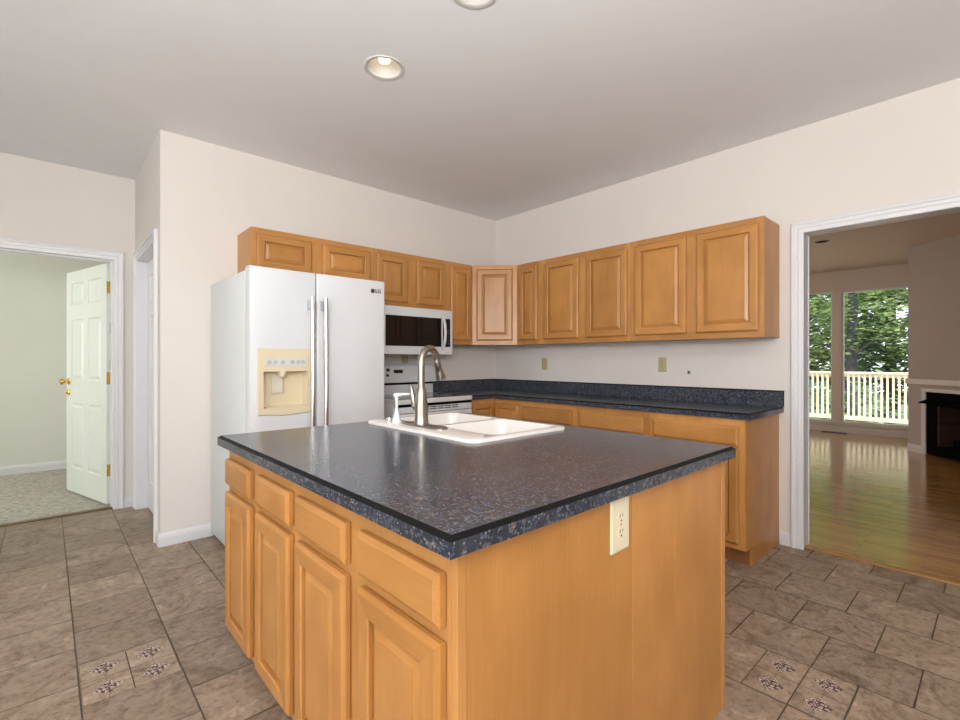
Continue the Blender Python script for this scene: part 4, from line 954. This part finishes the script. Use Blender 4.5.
for i in range(n - 1):
    for j in range(n - 1): bm.faces.new((gv[i][j], gv[i + 1][j], gv[i + 1][j + 1], gv[i][j + 1]))
o = link('ground', bm, GROUND); tag(o, 'shaded forest floor below the deck', 'ground', kind='structure')

def leaves(n, c, rad, size, rng, layers=True):
    """leaf sprays: small folded quads in flattened clusters filling a crown"""
    verts, faces = [], []
    ncl = max(12, n // 34)
    for q in range(ncl):
        while True:
            p = Vector((rng.uniform(-1, 1), rng.uniform(-1, 1), rng.uniform(-1, 1)))
            if p.length < 1: break
        p = p.normalized() * (p.length ** .45)
        cc = Vector((c[0] + p.x * rad[0], c[1] + p.y * rad[1], c[2] + p.z * rad[2]))
        r = rng.uniform(.35, .8)
        for k in range(n // ncl):
            o_ = cc + Vector((max(-.5, min(.5, rng.gauss(0, r * .8))), max(-.5, min(.5, rng.gauss(0, r * .8))), rng.gauss(0, r * .28)))
            s = size * rng.uniform(.6, 1.3); a = rng.uniform(0, 2 * PI)
            u = Vector((math.cos(a), math.sin(a), rng.uniform(-.5, .3))).normalized() * s
            v = Vector((-math.sin(a), math.cos(a), rng.uniform(-.5, .5))).normalized() * s * .55
            b = len(verts)
            verts += [o_, o_ + u * .5 + v, o_ + u * 1.15, o_ + u * .5 - v]; faces.append((b, b + 1, b + 2, b + 3))
    me = bpy.data.meshes.new('foliage'); me.from_pydata([tuple(v) for v in verts], [], faces); me.update(); return me
def tree(x, y, h, tr, crown, nl, mat, label, lean=(0, 0), size=.16, seed=1, group=None, name='tree'):
    rng = random.Random(seed); g = -3.3
    t = thing(name, label, 'tree', (x, y, g), group=group)
    bm = bmesh.new(); P = [(lean[0] * (k / 6) ** 1.3 * h, lean[1] * (k / 6) ** 1.3 * h, h * k / 6) for k in range(7)]
    tube(bm, P, [tr * (1 - .11 * k) for k in range(7)], 12)
    for k in range(7):
        b = Vector(P[2 + k % 4]); a = rng.uniform(0, 2 * PI); e_ = b + Vector((math.cos(a), math.sin(a), .6)) * crown[0] * .7
        tube(bm, [b, b * .5 + e_ * .5 + Vector((0, 0, .1)), e_], [tr * .35, tr * .2, tr * .06], 7)
    link('trunk', bm, BARK, t, smooth=True)
    me = leaves(nl, (P[4][0], P[4][1], h * .62), crown, size, rng); me.materials.append(mat)
    o = bpy.data.objects.new('foliage', me); COL.objects.link(o); o.parent = t
    return t
TG = None
tree(14.6, -.55, 13.5, .18, (1.5, 1.62, 3.6), 4600, LEAF, 'tree with dark slightly leaning trunk just behind the deck railing', lean=(.0, -.012), size=.14, seed=3)
tree(14.8, 4.2, 12, .17, (1.5, 1.7, 3.8), 4200, LEAF, 'bright tree near the railing seen through the left window', seed=4, size=.14)
tree(14.8, -5.2, 10, .16, (1.5, 1.62, 3.6), 3600, LEAFD, 'slender dark tree near the railing behind the fireplace wall', seed=23, size=.15)
tree(19.6, 1.9, 12, .22, (1.9, 1.62, 5.2), 9500, LEAF, 'broad bright green tree of the second row, left of the leaning trunk', seed=5, size=.17)
tree(19.6, -2.7, 12, .22, (1.9, 1.62, 5.4), 9500, LEAF, 'broad bright green tree of the second row, right of the leaning trunk', seed=8, size=.17)
tree(19.8, 7.0, 12, .22, (1.9, 2.2, 5.2), 5000, LEAF, 'green tree of the second row far to the left', seed=11, size=.18)
tree(26.0, -.1, 14, .28, (2.4, 2.05, 6.4), 13000, LEAFD, 'tall dark tree in the third row behind the middle of the right window', seed=13, size=.22)
tree(26.0, -6.0, 14, .28, (2.4, 2.05, 6.4), 5000, LEAFD, 'tall dark tree in the third row behind the fireplace wall', seed=17, size=.24)
tree(26.0, 5.4, 14, .28, (2.4, 2.05, 6.4), 11000, LEAFD, 'tall dark tree in the third row behind the left window', seed=19, size=.22)
tree(33.0, 3.0, 15, .32, (2.8, 2.75, 7.2), 13000, LEAFD, 'tall tree in the last row, left of centre', seed=29, size=.30)
tree(33.0, -4.0, 15, .32, (2.8, 2.75, 7.2), 11000, LEAFD, 'tall tree in the last row, right of centre', seed=31, size=.30)
tree(33.0, 10.2, 15, .32, (2.8, 2.75, 7.2), 5000, LEAFD, 'tall tree in the last row, far left', seed=37, size=.30)
def shrub(x, y, r, seed, label):
    rng = random.Random(seed); t = thing('shrub', label, 'shrub', (x, y, -3.0))
    bm = bmesh.new()
    for k in range(6):
        a = rng.uniform(0, 2 * PI); tube(bm, [(0, 0, -.3), (math.cos(a) * r * .4, math.sin(a) * r * .4, 1.4), (math.cos(a) * r * .6, math.sin(a) * r * .6, 2.4)], [.05, .03, .01], 6)
    link('stem', bm, BARK, t)
    me = leaves(2600, (0, 0, 2.2), (.5, r * 1.1, 1.5), .13, rng); me.materials.append(LEAFD); o = bpy.data.objects.new('foliage', me); COL.objects.link(o); o.parent = t
for i, (x, y, lb) in enumerate(((11.3, 2.5, 'leafy shrub below the railing, left'), (11.3, -.9, 'leafy shrub below the railing, middle'), (11.3, -4.3, 'leafy shrub below the railing, right'))): shrub(x, y, .9, 40 + i, lb)

# repeats share a group
for o in list(S.objects):
    if o.parent is None and o.get('category') and o.get('kind') != 'structure':
        g = {'wall cabinet': 'maple wall cabinets', 'base cabinet': 'maple base cabinets', 'tree': 'trees beyond the deck', 'shrub': 'shrubs below the deck railing', 'outlet': 'outlet and switch plates', 'ceiling light': 'round recessed ceiling lights'}.get(o['category'])
        if g: o['group'] = g
